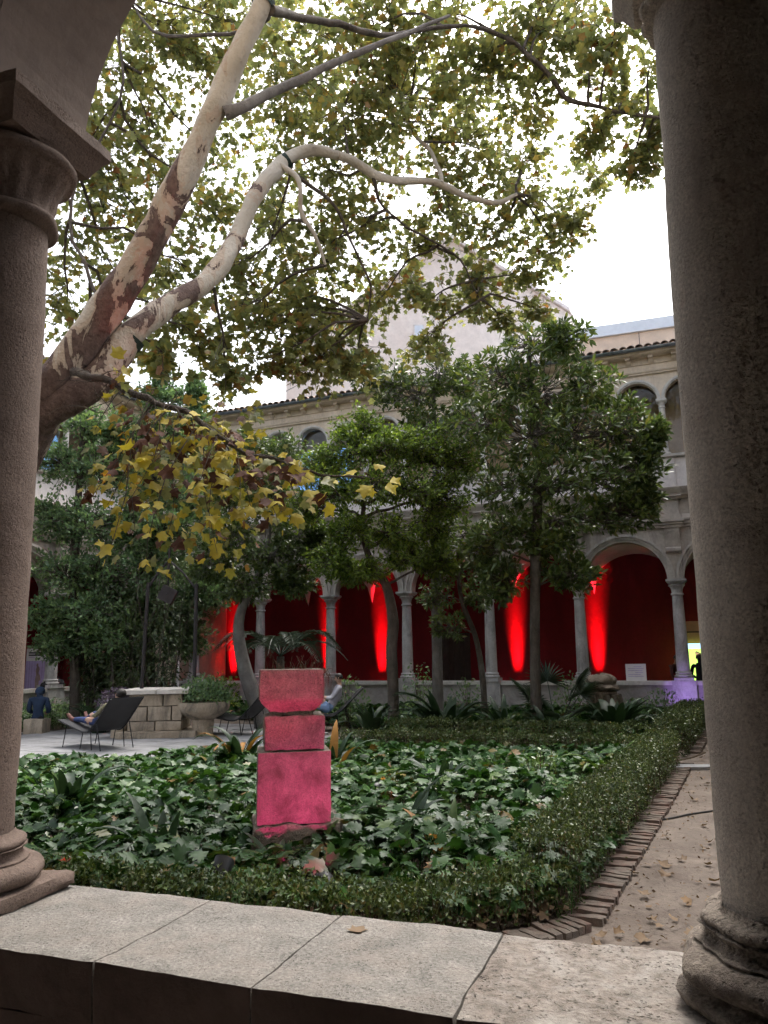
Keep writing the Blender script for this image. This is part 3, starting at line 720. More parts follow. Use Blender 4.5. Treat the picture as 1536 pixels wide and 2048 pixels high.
leaf('dry_leaf', [(0.0, (0.13, 0.08, 0.048)), (0.5, (0.19, 0.125, 0.065)), (1.0, (0.085, 0.05, 0.034))], 0.8, 0.1)
leaf('magnolia_leaf', [(0.0, (0.062, 0.098, 0.036)), (0.5, (0.098, 0.150, 0.048)), (0.9, (0.15, 0.205, 0.055)), (1.0, (0.21, 0.20, 0.06))], 0.36, 0.34, 0.45)
leaf('orange_leaf', [(0.0, (0.075, 0.13, 0.03)), (0.5, (0.14, 0.22, 0.04)), (1.0, (0.26, 0.36, 0.06))], 0.35, 0.48)
leaf('orange_dark', [(0.0, (0.055, 0.088, 0.034)), (0.6, (0.09, 0.135, 0.045)), (1.0, (0.14, 0.20, 0.05))], 0.35, 0.34)
leaf('laurel_leaf', [(0.0, (0.10, 0.18, 0.10)), (0.5, (0.15, 0.25, 0.13)), (1.0, (0.22, 0.33, 0.15))], 0.36, 0.5)
leaf('bamboo_leaf', [(0.0, (0.045, 0.075, 0.036)), (0.6, (0.07, 0.105, 0.045)), (1.0, (0.11, 0.145, 0.05))], 0.4, 0.28)
leaf('box_leaf', [(0.0, (0.034, 0.058, 0.016)), (0.5, (0.058, 0.092, 0.022)), (0.9, (0.10, 0.135, 0.030)), (1.0, (0.15, 0.12, 0.05))], 0.42, 0.2)
leaf('cover_leaf', [(0.0, (0.014, 0.048, 0.011)), (0.5, (0.025, 0.076, 0.015)), (0.88, (0.044, 0.108, 0.020)), (0.965, (0.085, 0.155, 0.025)), (1.0, (0.16, 0.085, 0.03))], 0.40, 0.24, 0.22)
leaf('blade_leaf', [(0.0, (0.015, 0.034, 0.018)), (0.6, (0.025, 0.050, 0.024)), (1.0, (0.045, 0.075, 0.028))], 0.45, 0.22, 0.22)
leaf('blade_light', [(0.0, (0.04, 0.09, 0.02)), (0.7, (0.07, 0.13, 0.025)), (1.0, (0.22, 0.19, 0.04))], 0.45, 0.28, 0.25)
leaf('blade_orange', [(0.0, (0.26, 0.11, 0.03)), (1.0, (0.34, 0.18, 0.04))], 0.6, 0.2, 0.2)
leaf('purple_leaf', [(0.0, (0.06, 0.04, 0.075)), (1.0, (0.12, 0.09, 0.13))], 0.4, 0.15)
leaf('palm_leaf', [(0.0, (0.03, 0.05, 0.035)), (1.0, (0.055, 0.08, 0.05))], 0.38, 0.15)
leaf('pale_leaf', [(0.0, (0.10, 0.17, 0.06)), (1.0, (0.16, 0.25, 0.08))], 0.4, 0.3)
stone('tree_bark', (0.055, 0.045, 0.038), (0.11, 0.09, 0.075), 6, (0.16, 0.15, 0.13), 5, 0.6, bump=(30, 0.9, 0.03), streak=True)
stone('grey_bark', (0.13, 0.12, 0.115), (0.22, 0.21, 0.20), 5, (0.08, 0.07, 0.065), 4, 0.6, bump=(26, 0.7, 0.03), streak=True)
stone('stem_brown', (0.07, 0.05, 0.03), (0.12, 0.085, 0.055), 9, bump=(40, 0.5, 0.01))
def plane_bark():
    m, nt, b = _nt('plane_bark'); pos = _pos(nt)
    n1 = _noise(nt, pos, 2.0, 6, 0.6, 0.4); base = _ramp(nt, n1.outputs[0], [(0.3, (0.34, 0.31, 0.255)), (0.5, (0.46, 0.43, 0.375)), (0.7, (0.52, 0.505, 0.47))]).outputs[0]
    mp = nt.nodes.new('ShaderNodeMapping'); mp.inputs['Rotation'].default_value = (0, math.radians(-33), 0); mp.inputs['Scale'].default_value = (1.0, 1.0, 0.42); nt.links.new(pos, mp.inputs[0])
    n2 = _noise(nt, mp.outputs[0], 3.4, 10, 0.62, 0.5)
    sx = nt.nodes.new('ShaderNodeSeparateXYZ'); nt.links.new(pos, sx.inputs[0])
    mr = nt.nodes.new('ShaderNodeMapRange'); mr.inputs[1].default_value = 3.6; mr.inputs[2].default_value = 6.6; mr.inputs[3].default_value = 0.15; mr.inputs[4].default_value = -0.045
    nt.links.new(sx.outputs[2], mr.inputs[0])
    ad = nt.nodes.new('ShaderNodeMath'); ad.operation = 'ADD'; nt.links.new(n2.outputs[0], ad.inputs[0]); nt.links.new(mr.outputs[0], ad.inputs[1])
    f = _ramp(nt, ad.outputs[0], [(0.575, 0.0), (0.581, 1.0)]).outputs[0]
    n3 = _noise(nt, pos, 14, 6, 0.7); dk = _ramp(nt, n3.outputs[0], [(0.3, (0.075, 0.05, 0.045)), (0.7, (0.19, 0.14, 0.125))]).outputs[0]
    f2 = _ramp(nt, ad.outputs[0], [(0.515, 0.0), (0.522, 0.55)]).outputs[0]
    col = _mix(nt, f, _mix(nt, f2, base, (0.40, 0.31, 0.24)), dk)
    nt.links.new(col, b.inputs['Base Color']); b.inputs['Roughness'].default_value = 0.8; b.inputs['Specular IOR Level'].default_value = 0.2
    h = _mix(nt, 0.5, f, _noise(nt, pos, 26, 5).outputs[0])
    bp = nt.nodes.new('ShaderNodeBump'); bp.inputs['Strength'].default_value = 0.9; bp.inputs['Distance'].default_value = 0.05
    nt.links.new(h, bp.inputs['Height']); nt.links.new(bp.outputs[0], b.inputs['Normal'])
plane_bark()

def smooth_path(pts, k=4):
    """Catmull-Rom through (point, radius) pairs"""
    P = [Vector(p) for p, r in pts]; R = [r for p, r in pts]; out, ro = [], []
    for i in range(len(P) - 1):
        p0, p1, p2, p3 = P[max(i - 1, 0)], P[i], P[i + 1], P[min(i + 2, len(P) - 1)]
        for j in range(k):
            t = j / k
            out.append(0.5 * ((2 * p1) + (p2 - p0) * t + (2 * p0 - 5 * p1 + 4 * p2 - p3) * t * t + (3 * p1 - p0 - 3 * p2 + p3) * t ** 3)); ro.append(R[i] + (R[i + 1] - R[i]) * t)
    out.append(P[-1]); ro.append(R[-1]); return out, ro

# ------------------------------------------------------------------ plane tree leaning over the garden
pt = thing('plane_tree', 'large leaning plane tree with pale peeling limbs and yellowing leaves', 'tree', (-4.15, 6.75, 0))
PO = Vector((-4.15, 6.75, 0))
def limb(name, pts, mat, n=20, knob=0.0, seed=0):
    """pts: (px, py, Y, half width in photo pixels)"""
    q = [(at(x, y, Y) - PO, w * (Y + 0.4) / FPX * 0.70) for x, y, Y, w in pts]
    P, R = smooth_path(q); m = MB(); m.tube(P, R, n)
    if knob:
        m.V = [tuple(Vector(v) + Vector((fbm(v, 3.0, 4), fbm((v[0] + 7, v[1], v[2]), 3.0, 4), fbm((v[0], v[1] + 7, v[2]), 3.0, 4))) * knob) for v in m.V]
    o = m.build(name, mat, pt, 60); return [p + PO for p in P]
tr, rr = smooth_path([(Vector((-0.05, 0.05, -0.1)), 0.46), (Vector((0, 0, 0.5)), 0.38), (Vector((0.05, -0.05, 1.5)), 0.34), (Vector((0.32, -0.12, 2.5)), 0.32), (at(12, 915, 6.55) - PO, 0.28), (at(75, 820, 6.5) - PO, 0.22)])
m = MB(); m.tube(tr, rr, 24); m.build('trunk', M['plane_bark'], pt, 60)
L1 = limb('limb', [(0, 930, 6.55, 60), (50, 850, 6.5, 62), (115, 765, 6.45, 60), (190, 655, 6.4, 52), (265, 545, 6.3, 46), (320, 445, 6.2, 43), (375, 335, 6.1, 40), (425, 225, 6.0, 37), (470, 125, 5.9, 34), (520, 20, 5.8, 30), (560, -90, 5.7, 28), (600, -300, 5.6, 22)], M['plane_bark'], 24, 0.03)
L2 = limb('limb', [(20, 895, 6.5, 54), (95, 825, 6.45, 48), (185, 770, 6.45, 44), (228, 715, 6.5, 42), (275, 655, 6.6, 36), (350, 600, 6.9, 31), (420, 560, 7.2, 28), (465, 490, 7.5, 26), (505, 405, 7.8, 25), (545, 345, 8.0, 23), (590, 308, 8.3, 18), (650, 303, 8.5, 15), (715, 330, 8.8, 14), (780, 360, 9.0, 12), (870, 363, 9.2, 11), (930, 390, 9.4, 9), (985, 405, 9.5, 8), (1032, 388, 9.6, 5)], M['plane_bark'], 20, 0.03)
B1 = limb('branch', [(450, 228, 5.98, 22), (480, 215, 6.0, 17), (540, 185, 6.2, 15), (610, 155, 6.4, 13), (680, 120, 6.6, 11), (750, 92, 6.8, 9), (830, 60, 7.2, 7), (900, 30, 7.5, 5)], M['grey_bark'], 12, 0.015)
B2 = limb('branch', [(540, 20, 5.8, 18), (600, 35, 6.3, 12), (680, 50, 6.8, 10), (760, 70, 7.2, 8), (840, 60, 7.8, 7), (930, 50, 8.2, 6), (1010, 75, 8.6, 7), (1075, 125, 8.8, 8), (1110, 165, 8.9, 8), (1140, 200, 9.0, 8), (1220, 218, 9.1, 6), (1290, 232, 9.1, 5), (1380, 240, 9.1, 4)], M['tree_bark'], 10, 0.02)
B3 = limb('branch', [(882, 365, 9.2, 8), (878, 340, 9.3, 7), (860, 300, 9.5, 6), (830, 272, 9.7, 6), (815, 245, 10, 4), (820, 200, 10.3, 3)], M['plane_bark'], 10, 0.02)
B4 = limb('branch', [(560, 330, 8.0, 10), (590, 352, 8.0, 8), (602, 385, 8.0, 7), (605, 430, 8.1, 7), (635, 480, 8.2, 6), (652, 530, 8.3, 4)], M['plane_bark'], 10, 0.02)
B5 = limb('branch', [(575, 340, 8.0, 9), (620, 372, 8.1, 6), (670, 415, 8.3, 5), (700, 480, 8.5, 4), (740, 570, 8.8, 3), (735, 640, 9.0, 2)], M['tree_bark'], 8, 0.02)
B6 = limb('branch', [(150, 745, 6.2, 13), (195, 757, 5.9, 11), (250, 778, 5.7, 10), (310, 800, 5.5, 9), (370, 825, 5.4, 8), (430, 870, 5.3, 6), (490, 905, 5.3, 5), (560, 925, 5.3, 4), (640, 950, 5.4, 3), (730, 955, 5.4, 2)], M['tree_bark'], 10, 0.03)
B7 = limb('branch', [(250, 690, 7.5, 6), (180, 560, 8.0, 5), (140, 400, 8.5, 4), (240, 200, 9, 4), (235, 60, 9.2, 4), (220, -60, 9.5, 4)], M['tree_bark'], 8, 0.03)
B8 = limb('branch', [(545, 10, 5.8, 9), (500, 60, 7.0, 6), (330, 70, 8.0, 5), (270, 20, 8.4, 4)], M['tree_bark'], 8, 0.03)
B9 = limb('branch', [(745, 350, 8.9, 6), (770, 420, 9.2, 4), (860, 480, 9.6, 4), (920, 520, 10, 3), (960, 600, 10.2, 2)], M['tree_bark'], 8, 0.03)
def band(x, y, Y, dx, dy, w, wid):
    c = at(x, y, Y) - PO; ax = (at(x + dx, y + dy, Y) - at(x, y, Y)).normalized(); r = w * (Y + 0.4) / FPX * 0.74
    m = MB(); q = ax.orthogonal().normalized(); p2 = ax.cross(q); V, F = [], []; n = 28
    for k, (h, s) in enumerate(((-wid, 1.0), (-wid, 1.05), (wid, 1.05), (wid, 1.0))):
        for i in range(n):
            a = 2 * math.pi * i / n; V.append(c + ax * h + (q * math.cos(a) + p2 * math.sin(a)) * r * s)
    for k in range(4):
        for i in range(n): j = (i + 1) % n; k2 = (k + 1) % 4; F.append((k * n + i, k * n + j, k2 * n + j, k2 * n + i))
    m.add(V, F); m.build('strap', M['strap'], pt, 40)['label'] = 'dark green strap round the limb'
band(258, 678, 6.57, 75, -95, 39, 0.035); band(527, 5, 5.79, 45, -105, 31, 0.03); band(572, 322, 8.15, 40, -28, 21, 0.03)

# leafy sprays of the crown: centre seen at px, py, distance Y, radius, density
SPR = [(150, 60, 9.5, 1.0), (240, 160, 9.5, 1.1), (180, 280, 9, .95), (330, 60, 9.5, 1.1), (400, 140, 10, 1.1), (300, 260, 9.5, 1.0), (200, 400, 9, 1.0), (330, 390, 10, 1.0), (150, 520, 9, .8),
       (440, 320, 10.5, 1.0), (480, 60, 9.5, 1.0), (560, 170, 9, 1.0), (560, 260, 10, 1.0), (640, 70, 8.5, 1.0), (680, 210, 8.5, 1.0), (740, 40, 8, .9), (780, 170, 8.5, 1.0), (640, 380, 9.5, .9), (740, 300, 10, 1.0),
       (840, 90, 8.5, .9), (860, 250, 9.5, 1.0), (900, 30, 8.5, .9), (950, 150, 9, .95), (960, 300, 9.5, 1.0), (1000, 60, 8.5, .8), (1060, 200, 9, .8), (1040, 330, 10, .9), (1100, 60, 8.5, .8), (1180, 120, 8.5, .8), (1230, 40, 8, .7),
       (1240, 200, 9, .7), (1300, 130, 8.5, .6), (1290, 300, 9, .5), (1320, 240, 9, .6), (1080, 420, 10, .8), (1110, 500, 10.5, .55), (1000, 480, 10, .9), (900, 420, 10, .95), (820, 500, 10, .9), (720, 460, 9.5, .9), (640, 520, 9.5, .9),
       (1050, 560, 10.5, .5), (950, 600, 10.5, .5), (860, 600, 10, .6), (760, 600, 10, .75), (680, 640, 9.5, .7), (600, 620, 9, .75), (540, 500, 9, .8), (450, 450, 9.5, .8), (400, 560, 9, .7), (470, 640, 8.5, .7), (540, 720, 8.5, .5), (620, 740, 9, .55), (720, 720, 9.5, .5), (840, 700, 10, .45),
       (360, 640, 8, .5), (450, 740, 7.5, .4), (300, 500, 10, .8), (240, 600, 10, .6), (130, 640, 9, .5), (140, 200, 10, .8), (530, 620, 9.5, .6), (980, 220, 10.5, .9), (480, 560, 8.8, .5), (560, 660, 9, .5), (660, 700, 9.5, .5), (430, 690, 8.2, .35), (340, 720, 7.8, .3), (120, 760, 8.5, .3), (280, 690, 9, .4), (600, 560, 10, .6),  (700, 110, 10, 1.0), (860, 180, 11, 1.0), (420, 20, 11, 1.2), (250, 20, 11, 1.2), (560, 20, 11, 1.1), (1140, 30, 10, .9), (520, 420, 11, .9), (1200, 280, 9, .5), (1260, 330, 9, .4), (1150, 450, 10.5, .45), (1160, 380, 10.5, .5), (1080, 620, 10.5, .35), (960, 560, 10, .6), (1010, 640, 10.5, .3),
       (300, -140, 9, 1.4), (620, -160, 9, 1.4), (920, -160, 9, 1.4), (1200, -160, 9, 1.3), (100, -120, 10, 1.4)]
ALLB = L1[10:] + L2[20:] + B1 + B2 + B3 + B4 + B5 + B7 + B8 + B9
P, D = [], []; tw = MB()
for i, (x, y, Y, r) in enumerate(SPR):
    c = at(x, y, Y + 0.6); s = min(ALLB, key=lambda p: (p - c).length)
    link = bez(s, c, 0.08, 6, 0.09, i * 3.3); tw.tube([p - PO for p in link], [0.022 - 0.0025 * k for k in range(7)], 5)
    r *= 1.1; nt_ = int(17 * r * r + 8)
    for k in range(nt_):
        v = rnd_dir(1)[0]; e = c + Vector((v[0] * r, v[1] * r * 1.2, v[2] * r * 0.85)) * (0.25 + 0.75 * RND.random() ** 0.6)
        b0 = link[RND.choice((4, 5, 6))].lerp(e, 0.1); e.z -= 0.12 * r
        q = bez(b0, e, 0.05, 4, 0.12, i + k * 0.77); tw.tube([p - PO for p in q], [0.007 - 0.0012 * a for a in range(5)], 3)
        for j in range(20):
            u = 0.2 + 0.8 * RND.random() ** 0.7; f = u * 4; i0 = min(3, int(f)); p = q[i0].lerp(q[i0 + 1], f - i0)
            w = Vector(rnd_dir(1)[0]); p = p + Vector((w.x, w.y, w.z * 0.6 - 0.3)) * 0.09
            P.append(p - PO); D.append((w.x, w.y, w.z * 0.5 - 0.35))
n = len(P); NR = rnd_dir(n, 1.1)
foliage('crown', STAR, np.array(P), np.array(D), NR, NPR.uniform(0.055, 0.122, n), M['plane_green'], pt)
tag(tw.build('twigs', M['tree_bark'], pt), kind='stuff')

P, D = [], []
for x, y, Y, r, k in ((330, 870, 5.9, .38, 150), (430, 900, 5.8, .38, 170), (500, 940, 5.7, .32, 130), (250, 930, 5.9, .32, 110), (380, 980, 5.7, .40, 170), (300, 1060, 5.6, .30, 100), (460, 1040, 5.6, .32, 120), (560, 990, 5.7, .26, 80), (280, 800, 6.0, .25, 70), (450, 830, 5.9, .25, 70)):
    c = at(x, y, Y)
    for i in range(k // 2):
        v = Vector(rnd_dir(1)[0]); P.append(c + v * r * 1.15 * RND.random() ** .4 - PO); D.append((v.x, v.y, v.z * .5 - .5))
n = len(P); foliage('hanging_leaves', PLANE, np.array([tuple(p) for p in P]), np.array(D), rnd_dir(n, .8) + np.array([0, -.7, 0]), NPR.uniform(.04, .095, n), M['plane_mixed'], pt)
# hanging yellow branch: every leaf its own part
PL = []
for k in range(3):
    V, T = PLANE; V = V.copy(); V[:, 2] += (V[:, 1] ** 2) * (-1.1 + 1.0 * k) + np.sin(V[:, 0] * 6 + k * 2) * 0.07 + np.sin(V[:, 1] * 9 + k) * 0.04
    for mt in ('plane_yellow', 'plane_green', 'plane_brown'): PL.append(np_mesh('leaf', V - np.array([0, 0, 0]), T, M[mt], True))
hang = []; tw = MB()
TWIG = [((300, 798, 5.5), (250, 960, 5.4)), ((340, 812, 5.45), (215, 1010, 5.3)), ((360, 820, 5.4), (330, 1090, 5.2)), ((380, 830, 5.4), (290, 1150, 5.1)), ((400, 845, 5.4), (420, 1080, 5.3)), ((430, 868, 5.3), (440, 1130, 5.2)), ((440, 872, 5.3), (520, 1050, 5.2)),
        ((490, 905, 5.3), (560, 1060, 5.2)), ((560, 925, 5.3), (600, 1020, 5.3)), ((640, 950, 5.4), (690, 1000, 5.4)), ((700, 955, 5.4), (760, 960, 5.4)), ((320, 800, 5.5), (180, 1000, 5.3)), ((310, 800, 5.5), (205, 1140, 5.1)), ((430, 870, 5.3), (400, 960, 5.0)), ((370, 825, 5.4), (300, 930, 5.2)),
        ((470, 895, 5.3), (480, 1000, 5.1)), ((350, 815, 5.4), (410, 900, 5.2)), ((250, 778, 5.7), (190, 860, 5.6)), ((400, 845, 5.4), (500, 940, 5.0)), ((200, 757, 5.9), (240, 740, 5.5)), ((330, 808, 5.4), (270, 1060, 5.2)), ((500, 910, 5.3), (620, 960, 5.2))]
for i, (a, b) in enumerate(TWIG):
    A, B = at(*a), at(*b); q = bez(A, B, 0.06, 6, 0.10, i * 2.1); tw.tube([p - PO for p in q], [0.006 - 0.0007 * k for k in range(7)], 4)
    nl = 14 if i not in (9, 10, 17, 19) else 7
    for j in range(nl):
        u = 0.22 + 0.78 * (j + RND.random()) / nl; f = min(u, 0.999) * 6; i0 = min(5, int(f)); p = q[i0].lerp(q[i0 + 1], f - i0)
        w = Vector(rnd_dir(1)[0]); hang.append((p + w * 0.10, w, u))
for i in range(26):
    A = at(RND.uniform(180, 360), RND.uniform(745, 830), RND.uniform(5.4, 5.9)); v = Vector(rnd_dir(1)[0]); q = bez(A, A + Vector((v.x, v.y * .5, v.z * .8 - .25)) * RND.uniform(.15, .5), .1, 5, .2, i * 1.7)
    tw.tube([p - PO for p in q], [.004, .0036, .003, .0024, .0018, .001], 4)
tag(tw.build('twigs', M['tree_bark'], pt), kind='stuff')
for p, w, u in hang:
    d = Vector((w.x, w.y * 0.6, w.z * 0.5 - 0.45)).normalized(); nn = Vector((RND.uniform(-.5, .5), RND.uniform(-1, -.3), RND.uniform(.2, 1))).normalized()
    y = nn.cross(d).normalized(); z = d.cross(y)
    R = Matrix((d, y, z)).transposed().to_euler()
    r = RND.random(); mt = 2 if r < (0.42 if u < 0.62 else 0.15) else (1 if r > 0.86 else 0)
    s = RND.uniform(0.05, 0.118); link_mesh('leaf', PL[RND.randrange(3) * 3 + mt], pt, p - PO, R, (s, s, s))

# ------------------------------------------------------------------ trees of the garden
def px_blob(x, y, Y, rx, rz, ry=None, o=Vector((0, 0, 0))):
    """ellipsoid centred where the photo shows x, y; radii given in photo pixels"""
    k = (Y * 1.06) / FPX; return (at(x, y, Y) - o, (rx * k, (ry or rx) * k, rz * k))
def tree(name, label, cat, base, trunk, blobs, **kw):
    """base (px, Y) on the ground; trunk as (px, py, Y, half width px)"""
    bx = at(trunk[0][0], trunk[0][1], trunk[0][2]); o = Vector((bx.x, bx.y, 0))
    t = thing(name, label, cat, o)
    q = [(Vector((0, 0, -0.1)), trunk[0][3] * trunk[0][2] / FPX * 1.15)] + [(at(x, y, Y) - o, w * Y / FPX) for x, y, Y, w in trunk]
    P, R = smooth_path(q)
    bl = [px_blob(*b, o=o) for b in blobs]
    grow(t, P[max(3, len(P) // 3):], bl, trunk_pts=P, trunk_r=R, **kw)
    return t
tree('magnolia_tree', 'dark glossy-leaved broad tree with slim trunk on the right of the garden', 'tree', None,
     [(1072, 1400, 16.5, 11), (1070, 1300, 16.5, 10), (1070, 1200, 16.5, 10), (1072, 1100, 16.5, 12), (1075, 1000, 16.5, 10), (1075, 880, 16.5, 8), (1060, 760, 16.5, 5), (1060, 680, 16.5, 3)],
     [(1060, 690, 16.5, 70, 60), (1130, 680, 16.3, 50, 40), (1000, 760, 16.5, 80, 60), (1090, 780, 16.3, 90, 70), (1180, 770, 16.5, 60, 55), (960, 850, 16.8, 70, 60), (1060, 870, 16, 100, 70), (1160, 860, 16.2, 90, 70), (1250, 860, 16.3, 60, 70), (1010, 960, 16.4, 80, 60),
      (1110, 960, 16, 100, 60), (1220, 950, 16.2, 80, 60), (1290, 930, 16.4, 40, 55), (1000, 1060, 16.5, 70, 45), (1130, 1040, 16.4, 90, 35), (1250, 1020, 16.4, 60, 40), (1000, 1160, 16.5, 45, 40), (1140, 1150, 16.6, 60, 35), (1100, 1090, 16.5, 60, 30), (960, 1100, 17, 40, 40), (1290, 1000, 16.4, 30, 40), (1310, 860, 16.4, 22, 30)],
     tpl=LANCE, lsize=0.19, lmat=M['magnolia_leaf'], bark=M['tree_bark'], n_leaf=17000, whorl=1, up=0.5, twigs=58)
tree('orange_tree', 'bright green small-leaved tree with forked leaning trunk left of the straight grey trunk', 'tree', None,
     [(787, 1440, 17.5, 11), (786, 1370, 17.5, 11), (783, 1300, 17.5, 11), (786, 1240, 17.5, 11), (772, 1170, 17.4, 9), (745, 1130, 17.3, 7), (725, 1060, 17.2, 5), (735, 960, 17.2, 4), (760, 880, 17.2, 3)],
     [(700, 900, 17.2, 70, 50), (780, 890, 17, 70, 50), (860, 890, 17.3, 70, 50), (660, 980, 17, 70, 55), (750, 970, 16.8, 80, 55), (840, 970, 17, 80, 55), (920, 920, 17.4, 50, 50), (700, 1060, 17, 60, 45), (790, 1060, 17.2, 70, 40), (660, 1120, 17, 50, 40), (880, 1050, 17.5, 60, 50), (640, 930, 17.4, 50, 50), (600, 1010, 17.4, 50, 45), (900, 990, 17.2, 60, 50), (820, 1110, 17.3, 60, 40), (720, 850, 17.4, 60, 35), (880, 1120, 17.4, 50, 35), (720, 1140, 17.2, 60, 30)],
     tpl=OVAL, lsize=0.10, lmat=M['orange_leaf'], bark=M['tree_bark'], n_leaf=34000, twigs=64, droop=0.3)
t2 = tree('forked_tree', 'slim forked dark trunk leaning right with sparse hanging leaves beside the magnolia', 'tree', None,
     [(968, 1390, 17.8, 6), (962, 1330, 17.8, 6), (950, 1270, 17.8, 5), (930, 1220, 17.8, 5), (918, 1170, 17.8, 4), (915, 1100, 17.8, 3)],
     [(920, 1130, 17.8, 60, 45), (880, 1190, 17.8, 40, 35), (960, 1190, 17.8, 35, 30), (900, 1250, 17.6, 35, 30), (940, 1060, 17.8, 55, 40)],
     tpl=LANCE, lsize=0.14, lmat=M['magnolia_leaf'], bark=M['tree_bark'], n_leaf=2400, whorl=1, droop=0.8, twigs=26)
tree('straight_tree', 'tall straight grey trunk with thin crown behind the forked orange tree', 'tree', None,
     [(876, 1400, 18.3, 11), (874, 1300, 18.3, 10), (872, 1180, 18.3, 10), (872, 1060, 18.3, 9), (872, 940, 18.3, 7), (868, 840, 18.3, 4), (868, 760, 18.3, 3)],
     [(880, 740, 18.3, 80, 50), (820, 790, 18.3, 70, 50), (930, 770, 18.3, 60, 50), (760, 760, 18.5, 60, 40), (870, 850, 18.3, 70, 40), (720, 740, 18.5, 40, 40)],
     tpl=LANCE, lsize=0.15, lmat=M['magnolia_leaf'], bark=M['grey_bark'], n_leaf=6500, whorl=1, twigs=60)
tree('dark_orange_tree', 'dark green tree with bent grey trunk and low side limb behind the stone pillar', 'tree', None,
     [(525, 1440, 18.5, 17), (505, 1385, 18.5, 16), (490, 1340, 18.5, 14), (478, 1280, 18.5, 12), (480, 1230, 18.5, 10), (500, 1180, 18.4, 8), (530, 1120, 18.3, 6), (540, 1020, 18.3, 5), (545, 920, 18.3, 3)],
     [(500, 900, 18.3, 60, 45), (570, 910, 18.2, 60, 45), (450, 980, 18.3, 60, 55), (530, 990, 18, 70, 55), (600, 1060, 18.2, 60, 50), (470, 1070, 18.2, 70, 50), (550, 1110, 18, 70, 45), (420, 1120, 18.5, 60, 50), (490, 1170, 18.3, 60, 35), (590, 1160, 18.4, 50, 35), (640, 1090, 18.4, 40, 40)],
     tpl=OVAL, lsize=0.115, lmat=M['orange_dark'], bark=M['grey_bark'], n_leaf=20000, twigs=54, droop=0.3)
tree('laurel_tree', 'tall fine-leaved evergreen with pointed spire behind the limb of the plane tree', 'tree', None,
     [(300, 1400, 20.3, 10), (300, 1250, 20.3, 10), (305, 1100, 20.3, 9), (310, 950, 20.3, 7), (318, 820, 20.3, 4), (325, 740, 20.3, 2)],
     [(322, 730, 20.3, 26, 45), (325, 800, 20.3, 50, 50), (330, 880, 20.3, 80, 60), (310, 970, 20.2, 100, 70), (330, 1060, 20.0, 110, 70), (300, 1140, 20.2, 110, 60), (395, 790, 20.6, 22, 50), (390, 870, 20.5, 45, 60), (330, 1220, 20.2, 100, 50), (400, 1000, 20.4, 70, 60), (420, 1180, 20.2, 70, 50), (260, 1060, 19.8, 80, 60), (250, 1230, 19.6, 90, 55), (370, 1280, 20.4, 60, 40), (280, 900, 20.4, 60, 60)],
     tpl=OVAL, lsize=0.115, lmat=M['laurel_leaf'], bark=M['tree_bark'], n_leaf=42000, twigs=90, droop=-0.3)
tree('bay_tree', 'blue-green fine-leaved evergreen filling the gap beside the left column', 'tree', None,
     [(150, 1400, 19.2, 10), (150, 1250, 19.2, 10), (150, 1100, 19.2, 9), (160, 950, 19.2, 6), (165, 850, 19.2, 3)],
     [(170, 850, 19.2, 50, 50), (120, 930, 19.2, 60, 60), (200, 940, 19.2, 70, 60), (110, 1040, 19.0, 60, 60), (190, 1050, 19.0, 90, 60), (130, 1150, 18.8, 80, 60), (220, 1150, 19, 80, 55), (100, 1230, 18.8, 50, 40), (240, 860, 19.4, 40, 50), (180, 1230, 18.6, 80, 45), (110, 1290, 18.6, 45, 35), (210, 1280, 18.6, 60, 35)],
     tpl=OVAL, lsize=0.115, lmat=M['laurel_leaf'], bark=M['tree_bark'], n_leaf=22000, twigs=80, droop=-0.3)
# clump of dark canes behind the well
cn = thing('bamboo_clump', 'dark clump of many thin canes behind the well', 'plant', at(250, 1420, 19.3).xy.to_3d())
o = cn.location.copy(); P, D = [], []; tw = MB()
for i in range(46):
    x0 = RND.uniform(165, 330); a = at(x0, 1425, RND.uniform(18.6, 20)); a.z = -0.05; b = a + Vector((RND.uniform(-.9, .9), RND.uniform(-.5, .5), RND.uniform(2.4, 4.2)))
    q = bez(a, b, 0.0, 6, 0.03, i); r = RND.choice((0.012, 0.016, 0.022, 0.05))
    c = MB(); c.tube([p - o for p in q], [r * (1 - 0.09 * k) for k in range(7)], 6); c.build('cane', M['tree_bark'], cn)
    for k in range(210):
        u = 0.25 + 0.75 * RND.random(); f = min(u, .999) * 6; i0 = int(f); p = q[i0].lerp(q[i0 + 1], f - i0) - o; w = Vector(rnd_dir(1)[0]); P.append(p + w * 0.35 * RND.random()); D.append((w.x, w.y, w.z - 0.5))
n = len(P); foliage('leaves', LANCE, np.array(P), np.array(D), rnd_dir(n, 1.0), NPR.uniform(.08, .15, n), M['bamboo_leaf'], cn)

def frond(mb, base, az, L, rise, width, nl=34, droop=0.8):
    """feather leaf: arching rib with two rows of leaflets"""
    P, D, S = [], [], []; pts = []
    for i in range(15):
        t = i / 14; r = L * (t - 0.12 * t * t); z = rise * math.sin(min(1.57, t * 1.9)) - droop * t * t * L * 0.5
        pts.append(Vector(base) + Vector((math.cos(az) * r, math.sin(az) * r, z)))
    mb.tube(pts, [0.016 * (1 - 0.06 * k) for k in range(15)], 5)
    side = Vector((-math.sin(az), math.cos(az), 0))
    for k in range(nl):
        t = 0.14 + 0.86 * k / (nl - 1); f = min(t, .999) * 14; i0 = int(f); p = pts[i0].lerp(pts[i0 + 1], f - i0); tg = (pts[i0 + 1] - pts[i0]).normalized()
        for s in (-1, 1):
            P.append(p); D.append(side * s * 0.9 + tg * 0.75 + Vector((0, 0, 0.15 - 0.25 * RND.random()))); S.append(width * math.sin(math.pi * (0.12 + 0.8 * t)) + 0.05)
    return P, D, S
NARROW = (LANCE[0] * np.array([1, 0.30, 1], np.float32), LANCE[1])
